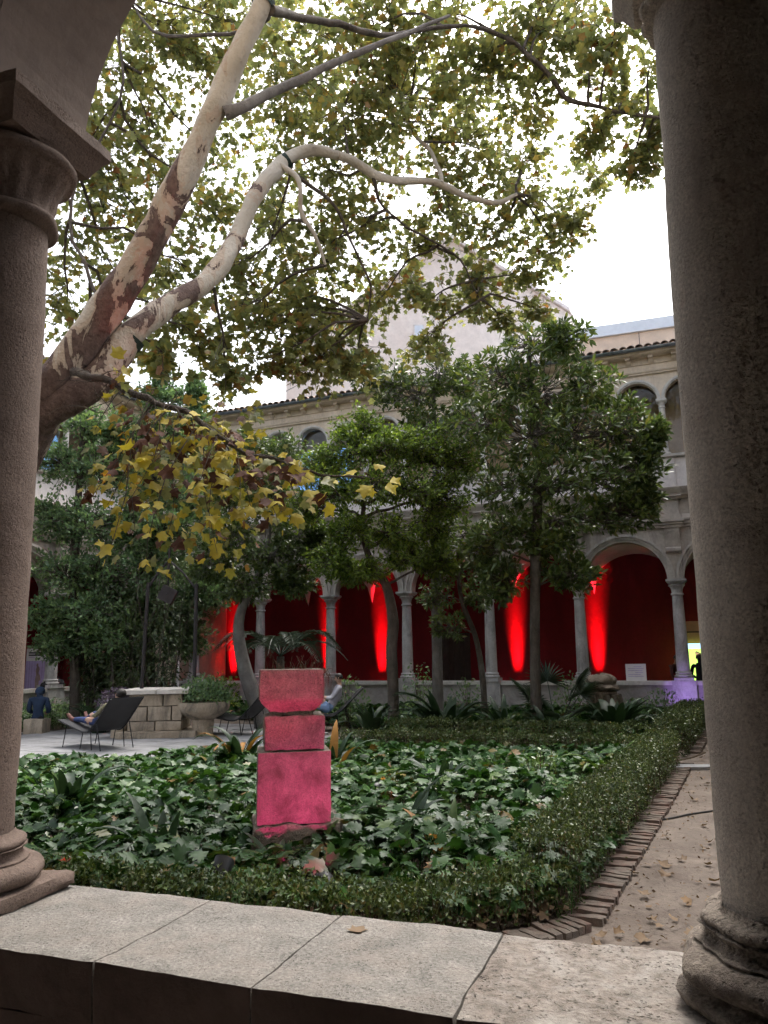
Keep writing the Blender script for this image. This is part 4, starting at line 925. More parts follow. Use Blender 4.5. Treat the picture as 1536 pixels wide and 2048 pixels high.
def palm(label, base, L, n, rise, rotmin=0, rotmax=6.28, z0=0.9, w=0.3):
    b = Vector((base.x, base.y, 0)); t = thing('palm', label, 'palm', b); tk = MB(); tk.tube([(0, 0, -0.1), (0, 0, z0 * 0.5), (0, 0, z0)], [0.13, 0.12, 0.10], 12); tk.build('trunk', M['tree_bark'], t, 60)
    for i in range(n):
        rb = MB(); P, D, S = frond(rb, (0, 0, z0), rotmin + (rotmax - rotmin) * (i + RND.random() * .5) / n, L * RND.uniform(.8, 1.1), rise * RND.uniform(.7, 1.2), w)
        V, T = scatter(NARROW, np.array([tuple(p) for p in P]), np.array([tuple(d) for d in D]), np.tile((0, 0, 1.0), (len(P), 1)), S)
        k = len(rb.V); me = bpy.data.meshes.new('frond'); me.from_pydata(rb.V + [tuple(v) for v in V], [], rb.F + [tuple(int(q) + k for q in f) for f in T]); me.update(); me.materials.append(M['palm_leaf']); link_mesh('frond', me, t)
palm('feathery date palm with arching fronds behind the stone pillar', at(560, 1420, 20.3), 1.9, 15, 0.9, z0=1.7)

# ------------------------------------------------------------------ box hedges
def hedge(label, pts, h, w, dens, lsize, sparse=0.25, mat='box_leaf'):
    t = thing('box_hedge', label, 'hedge', (pts[0][0], pts[0][1], 0), 0, 'clipped box hedges round the beds'); o = Vector((pts[0][0], pts[0][1], 0))
    P, D, st = [], [], MB(); NRM = []
    for (ax, ay), (bx, by) in zip(pts, pts[1:]):
        A, B = Vector((ax, ay, 0)), Vector((bx, by, 0)); L = (B - A).length; u = (B - A) / L; s = Vector((-u.y, u.x, 0))
        n = int(L * dens)
        for i in range(n):
            a = RND.uniform(-w * 0.4, L + w * 0.4); g = RND.random()
            q = A + u * a; wob = 1 + 0.16 * fbm(q, 1.6, 3); hh = h * (1 + 0.13 * fbm(q + Vector((5, 0, 0)), 2.2, 3)); ww = w * wob / 2
            if g < 0.42:   c, z, nr = RND.uniform(-1, 1) * ww, hh + RND.gauss(0, 0.028) - 0.05 * RND.random(), Vector((0, 0, 1))
            elif g < 0.90:
                sg = RND.choice((-1, 1)); z = hh * (1 - RND.random() ** 0.8 * 0.97); c = sg * (ww * (0.82 + 0.18 * (z / hh)) + RND.gauss(0, 0.03) - 0.03); nr = s * sg
                if RND.random() > sparse + (1 - sparse) * min(1, z / (0.55 * hh)) + 0.25 * fbm(q, 3): continue
            else: c, z, nr = RND.uniform(-1, 1) * ww, hh * RND.uniform(0.3, 1), Vector((0, 0, 1))
            P.append(q + s * c + Vector((0, 0, z)) - o); v = Vector(rnd_dir(1)[0]); D.append(v + nr * 0.5 + Vector((0, 0, 0.3))); NRM.append(v.cross(Vector(rnd_dir(1)[0])) + nr * 0.5)
        for i in range(int(L * 55)):
            q = A + u * RND.uniform(0, L) + s * RND.uniform(-w / 2, w / 2) * 0.85; e = q + Vector((RND.uniform(-.07, .07), RND.uniform(-.07, .07), h * RND.uniform(.6, 1.02)))
            st.tube([p - o for p in bez(q, e, 0, 3, 0.1, i)], [0.006, 0.005, 0.004, 0.0025], 3)
    n = len(P); foliage('leaves', OVAL, np.array(P), np.array(D), np.array(NRM), lsize * NPR.uniform(.7, 1.3, n), M[mat], t)
    tag(st.build('stems', M['stem_brown'], t), kind='stuff'); return t
def along(p, d, t, off=0.0):
    q = p + d * t + Vector((-d.y, d.x, 0)) * off; return (q.x, q.y)
ND = Vector((math.cos(NA), math.sin(NA), 0))
corner = (0.05, 4.92)
rh0 = along(KC, KD, 0.25, 0.27); gap0 = along(KC, KD, 7.3, 0.27)
hedge('clipped box hedge running beside the dirt path from the near corner', [rh0, along(KC, KD, 3.5, 0.27), gap0], 0.50, 0.44, 4800, 0.028)
hedge('straggly box hedge right behind the parapet along the front of the bed', [(0.95, 5.42), corner, (-2.4, 5.62), (-6.0, 6.95)], 0.31, 0.40, 3300, 0.032, 0.05)
bh0 = Vector((gap0[0], gap0[1], 0)); bh1 = bh0 - Vector((FX, FY, 0)) * 5.2
hedge('low box hedge closing the back of the near bed', [(bh0.x, bh0.y), (bh1.x, bh1.y)], 0.42, 0.5, 2600, 0.036)
fh0 = along(KC, KD, 8.7, 0.30); fh1 = along(KC, KD, 14.3, 0.30)
hedge('box hedge beside the path at the far end by the cloister wall', [fh0, fh1], 0.55, 0.6, 2300, 0.040)
fb = Vector((fh0[0], fh0[1], 0)); fb1 = fb - Vector((FX, FY, 0)) * 4.8
hedge('box hedge along the front of the far bed under the trees', [(fb.x, fb.y), (fb1.x, fb1.y)], 0.48, 0.6, 2000, 0.040)

# ------------------------------------------------------------------ beds: soil and leafy ground cover
PC = Vector((-4.9, 16.4, 0)); PR = 3.9                      # round paved place with the well
bed1 = [along(KC, KD, 0.08, 0.08), corner, (-2.5, 5.5), (-8.5, 7.7), (-6.6, 12.2), (-4.9, 12.4), (-3.2, 12.9), (-1.6, 14.2), (bh1.x, bh1.y), (bh0.x, bh0.y)]
bed2 = [fh0, (fb1.x, fb1.y), (-0.4, 18.2), (-1.6, 19.8), (-5, 22.5), tuple(far(WA + 1, -0.5).xy), tuple(far(9.4, -0.35).xy), along(KC, KD, 14.8, 0.1)]
bed3 = [(-7.6, 14.6), (-8.6, 15.6), (-8.4, 18.0), (-7.2, 20), (-6, 22), tuple(far(WA + 0.6, -1).xy), (-12, 20), (-11, 13)]
for nm, b, lb in (('bed_soil', bed1, 'dark soil of the near planting bed'), ('bed_soil', bed2, 'dark soil of the planting bed under the far arcade'), ('bed_soil', bed3, 'dark soil of the planting bed on the far left')):
    sheet(nm, b, 0.035, M['soil'], label=lb, cell=0.5, amp=0.03)
def inside(p, poly):
    x, y = p; c = False; j = len(poly) - 1
    for i in range(len(poly)):
        xi, yi = poly[i][:2]; xj, yj = poly[j][:2]
        if (yi > y) != (yj > y) and x < (xj - xi) * (y - yi) / (yj - yi) + xi: c = not c
        j = i
    return c
def fill(poly, n, z):
    xs = [p[0] for p in poly]; ys = [p[1] for p in poly]; out = []
    while len(out) < n:
        p = (RND.uniform(min(xs), max(xs)), RND.uniform(min(ys), max(ys)))
        if inside(p, poly) and (Vector((*p, 0)) - PC).length > PR + 0.1 and (p[0] + 0.85) ** 2 + (p[1] - 7.0) ** 2 > 0.11 and (p[0] + .45) ** 2 + (p[1] - 5.68) ** 2 > 0.05: out.append(p)
    return out
def cover(name, label, poly, n, zmin, zmax, smin, smax, tpl, mat):
    P, D, NRM, S = [], [], [], []; st = MB()
    for x, y in fill(poly, n, 0):
        q = Vector((x, y, 0)); hz = zmax * (0.85 + 0.5 * fbm(q, 0.8, 3)); z = zmin + (hz - zmin) * RND.random() ** 0.45
        s = RND.uniform(smin, smax); a = RND.uniform(0, 6.283); d = Vector((math.cos(a), math.sin(a), RND.uniform(-0.55, 0.25)))
        P.append((x, y, z)); D.append(d); S.append(s); NRM.append((RND.gauss(0, .55), RND.gauss(0, .55), 1))
        if z > zmin + 0.05 and RND.random() < 0.5: st.tube([(x - d.x * 0.05, y - d.y * 0.05, 0.02), (x - d.x * 0.02, y - d.y * 0.02, z * 0.7), (x + d.x * s * 0.3, y + d.y * s * 0.3, z + d.z * s * 0.3 - 0.004)], 0.0035, 3)
    V, T = scatter(tpl, np.array(P), np.array([tuple(d) for d in D]), np.array(NRM), S)
    k = len(V); o = link_mesh(name, np_mesh(name, V, T, mat)); tag(o, label, 'ground cover', None, 'stuff')
    o2 = st.build('stalks', M['cover_leaf'], o); o2['kind'] = 'stuff'
near_bed = [p for p in bed1]
cover('ground_cover', 'dense glossy lobed ground cover leaves filling the near bed', near_bed, 14000, 0.07, 0.34, 0.07, 0.165, FATSIA, M['cover_leaf'])
cover('ground_cover', 'small-leaved creeper growing through the near bed', near_bed, 6500, 0.10, 0.30, 0.04, 0.09, OVAL, M['orange_dark'])
cover('ground_cover', 'dark leafy ground cover under the trees of the far bed', bed2, 4200, 0.08, 0.34, 0.13, 0.26, FATSIA, M['cover_leaf'])
cover('ground_cover', 'blue-green low ground cover on the far left beyond the lounger', bed3, 9000, 0.08, 0.62, 0.07, 0.14, OVAL, M['laurel_leaf'])

# ------------------------------------------------------------------ strap-leaved plants, every blade a part
def blade_mesh(L, w, bend, mat, name='leaf'):
    V, F = [], []; n = 9; x = z = 0.0; ang = math.radians(82)
    for i in range(n + 1):
        t = i / n; ww = w * (math.sin(math.pi * min(1, 0.10 + 0.90 * t) ** 0.85) ** 0.8) * 0.5 + 0.003
        V += [(x, -ww, z + ww * 0.45), (x, 0, z), (x, ww, z + ww * 0.45)]
        x += math.cos(ang) * L / n; z += math.sin(ang) * L / n; ang -= bend / n * (0.4 + 1.2 * t)
    for i in range(n):
        a = 3 * i; F += [(a, a + 1, a + 4, a + 3), (a + 1, a + 2, a + 5, a + 4)]
    return np_mesh(name, V, F, mat, True)
BL = {k: [blade_mesh(L, w, b, M[k]) for L, w, b in ((0.60, 0.085, 0.9), (0.52, 0.10, 1.5), (0.66, 0.075, 2.1), (0.45, 0.09, 0.5))] for k in ('blade_leaf', 'blade_light', 'blade_orange')}
def strap_plant(label, pos, n, size, mat='blade_leaf', odd=None, lean=0.5):
    t = thing('strap_leaf_plant', label, 'plant', (pos.x, pos.y, 0.03), RND.uniform(0, 6.28), 'strap-leaved plants in the beds')
    for i in range(n):
        a = i * 2.4 + RND.uniform(-.4, .4); r = 0.10 * size * RND.random(); k = odd if (odd and i % 6 == 0) else mat
        s = size * RND.uniform(.7, 1.15)
        link_mesh('leaf', RND.choice(BL[k]), t, (math.cos(a) * r, math.sin(a) * r, -0.02), (0, RND.uniform(0, lean) , a), (s, s, s))
G0 = lambda x, Y: Vector((at(x, 1500, Y).x, Y, 0))
strap_plant('broad strap-leaved plant with pale tips near the left column', G0(140, 8.6), 15, 1.3, 'blade_leaf', 'blade_light')
strap_plant('strap-leaved plant drooping low behind the parapet on the left', G0(330, 6.7), 14, 1.05, 'blade_leaf', 'blade_light')
strap_plant('strap-leaved plant with orange dying leaf left of the stone pillar', G0(478, 12.2), 20, 1.45, 'blade_leaf', 'blade_orange')
strap_plant('strap-leaved plant with pale upright leaves right behind the stone pillar', G0(665, 11.6), 14, 1.3, 'blade_leaf', 'blade_orange')
strap_plant('grey-green plant with long arching blades right of the stone pillar', G0(800, 7.3), 15, 1.25, 'blade_leaf', None, 1.0)
strap_plant('small plant with reddish standing leaf in front of the hedge corner', G0(895, 6.6), 7, 0.95, 'blade_light', 'blade_orange')
strap_plant('broad-leaved plant growing against the foot of the stone pillar', G0(560, 6.35), 12, 0.75, 'blade_leaf', 'blade_light', 0.9)
strap_plant('low drooping plant at the right foot of the stone pillar', G0(655, 6.4), 12, 0.7, 'blade_leaf', None, 1.1)
strap_plant('dark strap-leaved plant in the middle of the near bed', G0(880, 9.6), 16, 1.15)
strap_plant('yellow-green strap-leaved plant against the path hedge', G0(1215, 10.2), 18, 1.1, 'blade_light', 'blade_leaf')
strap_plant('big dark clump of narrow leaves at the foot of the straight grey trunk', G0(890, 16.0), 46, 2.1)
strap_plant('big glossy clump of broad leaves below the broken stone capital', G0(1235, 15.2), 42, 1.9)
strap_plant('clump of broad leaves left of the forked orange trunk', G0(742, 16.6), 20, 1.6)
strap_plant('spreading leaf clump between the slim trunk and the fan palm', G0(1010, 16.2), 22, 1.5)
strap_plant('low leaf clump just right of the big glossy clump', G0(1300, 14.8), 16, 1.3)
strap_plant('leaf clump at the base of the magnolia trunk', G0(1100, 15.4), 18, 1.4)
strap_plant('dark leaf clump beyond the lounger by the left low wall', G0(195, 18.0), 28, 1.7)

# fan palm
fp = thing('fan_palm', 'small fan palm with stiff pleated leaves in front of the far wall', 'palm', G0(1115, 17.2))
for i, (az, el, L) in enumerate(((1.7, 1.2, 1.15), (0.3, .9, 1.0), (2.9, .95, 1.0), (4.2, .5, .9), (5.4, .6, .9), (-.5, 1.1, 1.1), (3.6, 1.0, .8))):
    mb = MB(); d = Vector((math.cos(az) * math.cos(el), math.sin(az) * math.cos(el), math.sin(el))); e = d * L; mb.tube([(0, 0, 0), e * 0.5, e], 0.011, 5)
    s = d.cross(Vector((0, 0, 1))).normalized(); P, D = [], []
    for k in range(22):
        a = math.radians(-100 + 200 * k / 21); P.append(tuple(e)); D.append(tuple(d * math.cos(a) + s * math.sin(a) + Vector((0, 0, -.15))))
    V, T = scatter(NARROW, np.array(P), np.array(D), np.tile((0, 0, 1.0), (22, 1)), np.full(22, 0.55)); k = len(mb.V)
    me = bpy.data.meshes.new('frond'); me.from_pydata(mb.V + [tuple(v) for v in V], [], mb.F + [tuple(int(q) + k for q in f) for f in T]); me.update(); me.materials.append(M['palm_leaf']); link_mesh('frond', me, fp)

def bush(label, base, r, h, n, lsize, mat, tpl=OVAL, name='shrub', z0=0.0):
    t = thing(name, label, 'shrub', base); P, D = [], []; st = MB()
    for i in range(18):
        v = rnd_dir(1, .6)[0]; e = Vector((v[0] * r, v[1] * r, abs(v[2]) * h)); st.tube(bez((0, 0, 0), e, 0.05, 4, .1, i), [0.008, .007, .006, .005, .003], 4)
    for i in range(n):
        v = Vector(rnd_dir(1, .3)[0]); k = RND.random() ** .4; P.append((v.x * r * k, v.y * r * k, abs(v.z) * h * k + 0.03)); w = Vector(rnd_dir(1)[0]); D.append(w + v * .6)
    st.build('stems', M['stem_brown'], t); foliage('leaves', tpl, np.array(P), np.array([tuple(d) for d in D]), rnd_dir(n, .8), lsize * NPR.uniform(.7, 1.2, n), M[mat], t)
bush('pale green heart-leaved seedling standing in the near bed', G0(1075, 9.8), .32, .55, 260, .07, 'pale_leaf')
for i, (x, Y, h, lb) in enumerate(((1330, 17.6, .9, 'thin leafy shrub below the violet-lit pedestal'), (700, 18.8, 1.2, 'light leafy shrub in front of the second column pedestal'), (840, 19.0, 1.5, 'spindly shrub between the orange trunk and the straight trunk'), (940, 19.2, 1.1, 'sprawling shrub left of the slim forked trunk'), (1150, 18.6, 1.2, 'leafy shrub beside the broken stone capital'), (1270, 18.2, .6, 'low shrub under the white notice board'))):
    bush(lb, G0(x, Y), .55, h, 420, .10, 'laurel_leaf')

# ------------------------------------------------------------------ brick edging of the bed, path litter
ke = thing('brick_edging', 'row of worn bricks edging the planting bed along the path', 'edging', (KC.x, KC.y, 0))
BR = [rough_box(0.225, 0.058, 0.13, 20 + i, 0.005, 0.03, 0.008, M['brick'], 'brick', 9) for i in range(5)]
def lay(p, d, L, off=0.0):
    n = int(L / 0.0595)
    for i in range(n):
        q = p + d * (0.0595 * (i + 0.5)) - KC; a = math.atan2(d.y, d.x)
        link_mesh('brick', RND.choice(BR), ke, (q.x + RND.uniform(-.008, .008), q.y + RND.uniform(-.008, .008), -0.082 + RND.uniform(-.018, .010)), (RND.uniform(-.04, .04), RND.uniform(-.04, .04), a + math.pi / 2 + RND.uniform(-.03, .03)))
lay(KC, KD, 7.6)
cd = (Vector((corner[0], corner[1], 0)) - KC + Vector((0.15, -0.32, 0))).normalized()
lay(KC + cd * 0.06 , cd, 1.5)
fd = Vector((-ND.x, -ND.y, 0)); lay(KC + cd * 1.6, fd, 3.0)
lay(KC + KD * 9.0, KD, 5.4)
st = G0(1375, 11.75); o = link_mesh('stone_slab', rough_box(0.62, 0.30, 0.05, 3, .003, .05, .008, M['grey_slab'], 'stone_slab'), None, (4.42, 11.75, 0.0), (0, 0, -0.05)); tag(o, 'flat pale grey slab lying on the path where the hedges part', 'slab')
m = MB(); q = [Vector((4.0, 12.35, .03)), Vector((4.35, 12.25, .05)), Vector((4.7, 12.5, .05)), Vector((5.0, 12.6, .12))]; m.tube(smooth_path([(p, .012) for p in q])[0], 0.012, 6); tag(m.build('fallen_branch', M['stem_brown']), 'thin dry stick lying across the path beyond the slab', 'branch')
m = MB(); q = [Vector((2.55, 8.15, .03)), Vector((2.85, 8.3, .015)), Vector((3.2, 8.55, .012)), Vector((3.7, 8.75, .012)), Vector((4.3, 8.8, .012))]; m.tube(smooth_path([(p, .01) for p in q])[0], 0.010, 6); tag(m.build('cable', M['cable']), 'thin dark cable crossing the dirt path from the hedge', 'cable')
FL = []
for k in range(4):
    V, T = PLANE; V = V.copy(); V[:, 2] = (V[:, 1] ** 2) * (1.2 - .5 * k) + (V[:, 0] - .5) ** 2 * (0.7 if k % 2 else -.3) + .12; FL.append(np_mesh('fallen_leaf', V, T, M['dry_leaf'], True))
for i in range(78):
    a = RND.uniform(0.3, 9.5) if i < 62 else RND.uniform(-1, .4); b = -RND.uniform(0.05, 2.3) * (0.35 + 0.08 * a) - .05
    q = along(KC, KD, a, b); s = RND.uniform(.045, .10)
    tag(link_mesh('fallen_leaf', RND.choice(FL), None, (q[0], q[1], 0.012 + 0.03 * fbm((q[0], q[1], 0), 1.3, 3) if False else 0.014), (RND.uniform(-.35, .35), RND.uniform(-.35, .35), RND.uniform(0, 6.28)), (s, s, s)), 'curled brown dry leaf lying on the dirt path', 'leaf', 'dry leaves scattered on the path')
tag(link_mesh('fallen_leaf', FL[1], None, near_pt(-.82, .12, ZP + .0), (0.0, 0, 1), (.05, .05, .012)), 'single dry leaf lying on top of the parapet', 'leaf')
# small dry debris on the path
P = []
for i in range(1400):
    a = RND.uniform(-.6, 11); q = along(KC, KD, a, -RND.uniform(0.0, 1.0) ** 1.4 * (1.0 + .2 * a) - .1); P.append((q[0], q[1], .016 + .012 * RND.random()))
o = foliage('leaf_debris', OVAL, np.array(P), rnd_dir(1400) * np.array([1, 1, .25]), rnd_dir(1400, 2), NPR.uniform(.012, .045, 1400), M['dry_leaf']); tag(o, 'small dry leaf bits and twigs strewn over the dirt path', 'leaf litter', None, 'stuff')
# leaf litter under the front hedge
P = []
while len(P) < 1500:
    p = (RND.uniform(-3, 1.2), RND.uniform(4.3, 6.2)); q = Vector((p[0], p[1], 0)); d = (q - Vector((-.3, 4.8, 0))); 
    if abs((q - Vector((corner[0], corner[1], 0))).cross(ND if p[0] < corner[0] else Vector((cd.x, cd.y, 0))).z) < 0.55 and inside(p, [along(KC, KD, .0, .1), corner, (-2.6, 5.5), (-3, 6.6), (1.6, 6.4)]): P.append((p[0], p[1], 0.06 + .03 * RND.random()))
o = foliage('leaf_litter', STAR, np.array(P), rnd_dir(1500) * np.array([1, 1, .3]), rnd_dir(1500, 2.5), NPR.uniform(.03, .09, 1500), M['dry_leaf']); tag(o, 'dry brown leaf litter under the front hedge', 'leaf litter', None, 'stuff')

# ------------------------------------------------------------------ round paving and the old well
pav = tag(link_mesh('paving', np_mesh('paving', [(PC.x + PR * math.cos(2 * math.pi * i / 40), PC.y + PR * math.sin(2 * math.pi * i / 40), 0.006) for i in range(40)] + [(PC.x, PC.y, .006)], [(40, i, (i + 1) % 40) for i in range(40)], M['dirt'])), 'pale stone paving round the old well', None, None, 'structure')
SLB = [rough_box(0.985, 0.635, 0.05, 40 + i, .003, .16, .006, M['paving'], 'paving_slab') for i in range(3)]
for j in range(-7, 8):
    for i in range(-5, 6):
        x, y = i * 1.0 + (0.5 if j % 2 else 0), j * 0.65
        if math.hypot(x, y) < PR - 0.25: link_mesh('paving_slab', RND.choice(SLB), pav, (PC.x + x * FX - y * FY, PC.y + x * FY + y * FX, 0.008 + RND.uniform(0, .006)), (0, 0, AF))
WC = Vector((-4.75, 17.25, 0.055)); WA2 = math.radians(4)
well = thing('stone_well', 'old block-built stone well with broad rim and side basins in the paved round', 'well', WC, WA2)
# stepped base, courses of blocks, rim
link_mesh('step', rough_box(1.62, 1.5, 0.14, 61, .008, .1, .02, M['well_stone'], 'step'), well, (-.1, 0, 0))
for z, h, xs in ((0.142, 0.20, (-.62, -.05, .5)), (0.346, 0.30, (-.62, -.22, .28, .5)), (0.650, 0.24, (-.62, .1, .5))):
    for a, b in zip(xs, xs[1:]):
        link_mesh('block', rough_box(b - a - .012, 1.2, h, int(z * 90 + b * 9) , .008, .09, .018, M['well_stone'], 'block'), well, ((a + b) / 2 - .1, 0, z))
for a, b in ((-.85, -.05), (-.04, .62)):
    link_mesh('rim_slab', rough_box(b - a - .01, 1.45, 0.10, int(70 + b * 10), .008, .09, .018, M['white_stone'], 'rim_slab'), well, ((a + b) / 2 - .08, 0, .893))
def basin(x, w):
    m = MB(); m.lathe([(w * .40, 0.0), (w * .42, .30), (w * .40, .34), (w * .62, .40), (w * .95, .52), (w * 1.02, .62), (w * 1.0, .70), (w * .86, .71), (w * .82, .66)], 20)
    m.V = [(v[0] * 1.0 + fbm(v, 6) * .012, v[1] * .8 + fbm((v[1], v[2], v[0]), 6) * .012, v[2]) for v in m.V]
    return m.build('basin', M['well_stone'], well, 45, (x, -.35, .0))
basin(.80, .56); basin(-.95, .40)
bush('leafy shrub with small pale leaves growing in the right basin of the well', WC + Vector((.86, -.30, .70)), .58, .55, 1500, .085, 'laurel_leaf')
bush('purplish trailing plant in the left basin of the well', WC + Vector((-1.0, -.38, .66)), .42, .34, 700, .08, 'purple_leaf')
bush('light green leafy shoots behind the right basin', WC + Vector((1.15, .3, .55)), .4, .75, 300, .10, 'orange_leaf')
# iron frame over the well
fr = thing('iron_well_frame', 'tall dark iron frame with hanging pulley block over the well', 'frame', WC, WA2)
pA, pB = at(283, 1385, 17.2) - WC, at(388, 1385, 17.2) - WC; tA, tB = at(297, 1165, 17.2) - WC, at(393, 1168, 17.2) - WC; tp = at(338, 1125, 17.2) - WC
iR = Matrix.Rotation(-WA2, 3, 'Z'); pA, pB, tA, tB, tp = (iR @ v for v in (pA, pB, tA, tB, tp))
for a, b in ((pA, tA), (pB, tB)):
    m = MB(); a = a.copy(); a.z = .97; m.tube([a, b], .042, 8); m.build('post', M['iron'], fr)
for a in (tA, tB):
    m = MB(); m.tube([a - Vector((0, 0, .12)), a.lerp(tp, .5) + Vector((0, 0, .02)), tp + Vector((0, 0, .05))], .026, 6); m.build('brace', M['iron'], fr)
m = MB(); m.tube([tp + Vector((0, 0, .35)), tp - Vector((0, 0, .32))], .028, 6); m.lathe([(.01, tp.z + .33), (.06, tp.z + .37), (.06, tp.z + .41), (.01, tp.z + .45)], 10, tp.x, tp.y); m.build('hook_rod', M['iron'], fr)
hk = tp - Vector((0, 0, .72)); m = MB(); m.prism([(hk.x + .24 * math.cos(a), hk.z + .24 * math.sin(a)) for a in [math.radians(18 + 90 * i) for i in range(4)]], hk.y - .09, hk.y + .09); m.build('pulley_block', M['iron'], fr)
m = MB(); m.tube([hk + Vector((0, -.1, 0)), hk + Vector((0, .1, 0))], .02, 8); m.tube([hk + Vector((0, 0, .2)), hk + Vector((0, 0, .45))], .018, 6); m.build('pulley_pin', M['black_metal'], fr)

# ------------------------------------------------------------------ stack of old stone blocks lit pink
PB = Vector((-0.83, 7.05, 0.03)); PA = math.radians(10)
ped = thing('stone_pillar', 'stack of old stone blocks topped by a worn capital lit pink from below', 'pillar', PB, PA)
link_mesh('footing', rough_box(0.74, 0.62, 0.29, 81, .03, .035, .02, M['block_stone'], 'footing', 6), ped, (.03, 0, 0))
link_mesh('lower_block', rough_box(0.62, 0.50, 0.585, 82, .003, .02, .005, M['smooth_block'], 'lower_block'), ped, (0, 0, .285))
link_mesh('middle_block', rough_box(0.515, 0.44, 0.295, 83, .009, .018, .010, M['block_stone'], 'middle_block', 8), ped, (0.0, 0, .872))
bm = bmesh.new(); bmesh.ops.create_cube(bm, size=1); bmesh.ops.subdivide_edges(bm, edges=bm.edges[:], cuts=15, use_grid_fill=True)
for v in bm.verts:
    z = v.co.z + .5; k = 0.68 + 0.32 * min(1, max(0, (z - .10) / .24)) ** 0.8
    p = Vector((v.co.x * .555 * k, v.co.y * .50 * k, z * .39))
    c = sum(1 for a in (v.co.x, v.co.y, v.co.z) if abs(a) > .48)
    if c >= 2: p.x *= .988; p.y *= .988; p.z -= .004 if z > .9 else 0
    v.co = p + Vector((fbm(p + Vector((4, 0, 0)), 7), fbm(p + Vector((0, 4, 0)), 7), fbm(p, 7) * (.6 if z > .9 else 1))) * .008
me = bpy.data.meshes.new('capital'); bm.to_mesh(me); bm.free(); me.shade_smooth(); me.set_sharp_from_angle(angle=.8); me.materials.append(M['block_stone']); link_mesh('capital', me, ped, (-.025, 0, 1.165))
gt = MB()
for i in range(70):
    x, y = RND.uniform(-.27, .25), RND.uniform(-.24, .24); q = Vector((x, y, 1.545)); e = q + Vector((RND.uniform(-.08, .08), RND.uniform(-.08, .08), RND.uniform(.01, .10) if i % 4 else .13)); gt.tube([q, q.lerp(e, .6) + Vector((0, 0, .01)), e], [.002, .0016, .001], 3)
for i in range(22):
    x = RND.uniform(.12, .30); q = Vector((x, -.22, 1.555)); e = q + Vector((RND.uniform(.0, .08), RND.uniform(-.08, 0), RND.uniform(-.22, -.02))); gt.tube([q, q.lerp(e, .5) + Vector((.02, -.01, .03)), e], [.003, .002, .001], 3)
tag(gt.build('dry_grass', M['stem_brown'], ped), kind='stuff')

# ------------------------------------------------------------------ loungers
def lounger(label, loc, rz):
    t = thing('lounge_chair', label, 'lounge chair', loc, rz, 'black lounge chairs')
    prof = [(-.92, .50), (-.6, .435), (-.25, .36), (.02, .325), (.18, .36), (.38, .52), (.62, .76), (.80, .94)]
    P, _ = smooth_path([(Vector((x, 0, z)), 1) for x, z in prof], 4)
    m = MB(); pts = [(p.x, p.z) for p in P] + [(p.x, p.z - .016) for p in P[::-1]]
    n = len(P); V = []
    for y in (-.36, .36): V += [(x, y, z) for x, z in pts]
    F = []
    k = len(pts)
    for i in range(n - 1): F += [(i, i + 1, k + i + 1, k + i), (k - 1 - i, k + k - 1 - i, k + k - 2 - i, k - 2 - i), (i, k - 1 - i, k - 2 - i, i + 1), (k + i, k + i + 1, k + k - 2 - i, k + k - 1 - i)]
    F += [(0, k, 2 * k - 1, k - 1), (n - 1, n, k + n, k + n - 1)]
    m.add(V, F); m.build('seat', M['black_mesh'], t, 40)
    for y in (-.34, .34):
        m = MB(); m.tube([(p.x, y, p.z - .02) for p in P], .014, 6); m.build('side_rail', M['black_metal'], t)
        for a, b in (((-.62, .42), (-.72, .0)), ((.38, .5), (.55, .0)), ((-.05, .31), (-.12, .0)), ((.2, .36), (.26, 0))):
            m = MB(); m.tube([(a[0], y, a[1]), (b[0], y, b[1])], .010, 6); m.build('leg', M['black_metal'], t)
    return t
LC = Vector((at(200, 1500, 15.0).x, 15.0, 0.06)); LR = math.radians(-38)
lounger('black lounge chair by the well with a person lying on it', LC, LR)
RCH = Vector((at(655, 1450, 18.3).x, 18.3, 0.03)); RR = math.radians(6)
lounger('black lounge chair under a reading person behind the stone pillar', RCH, RR)
OCH = Vector((at(478, 1450, 17.2).x, 17.2, 0.06)); lounger('empty black lounge chair between the well and the stone pillar', OCH, math.radians(-20))

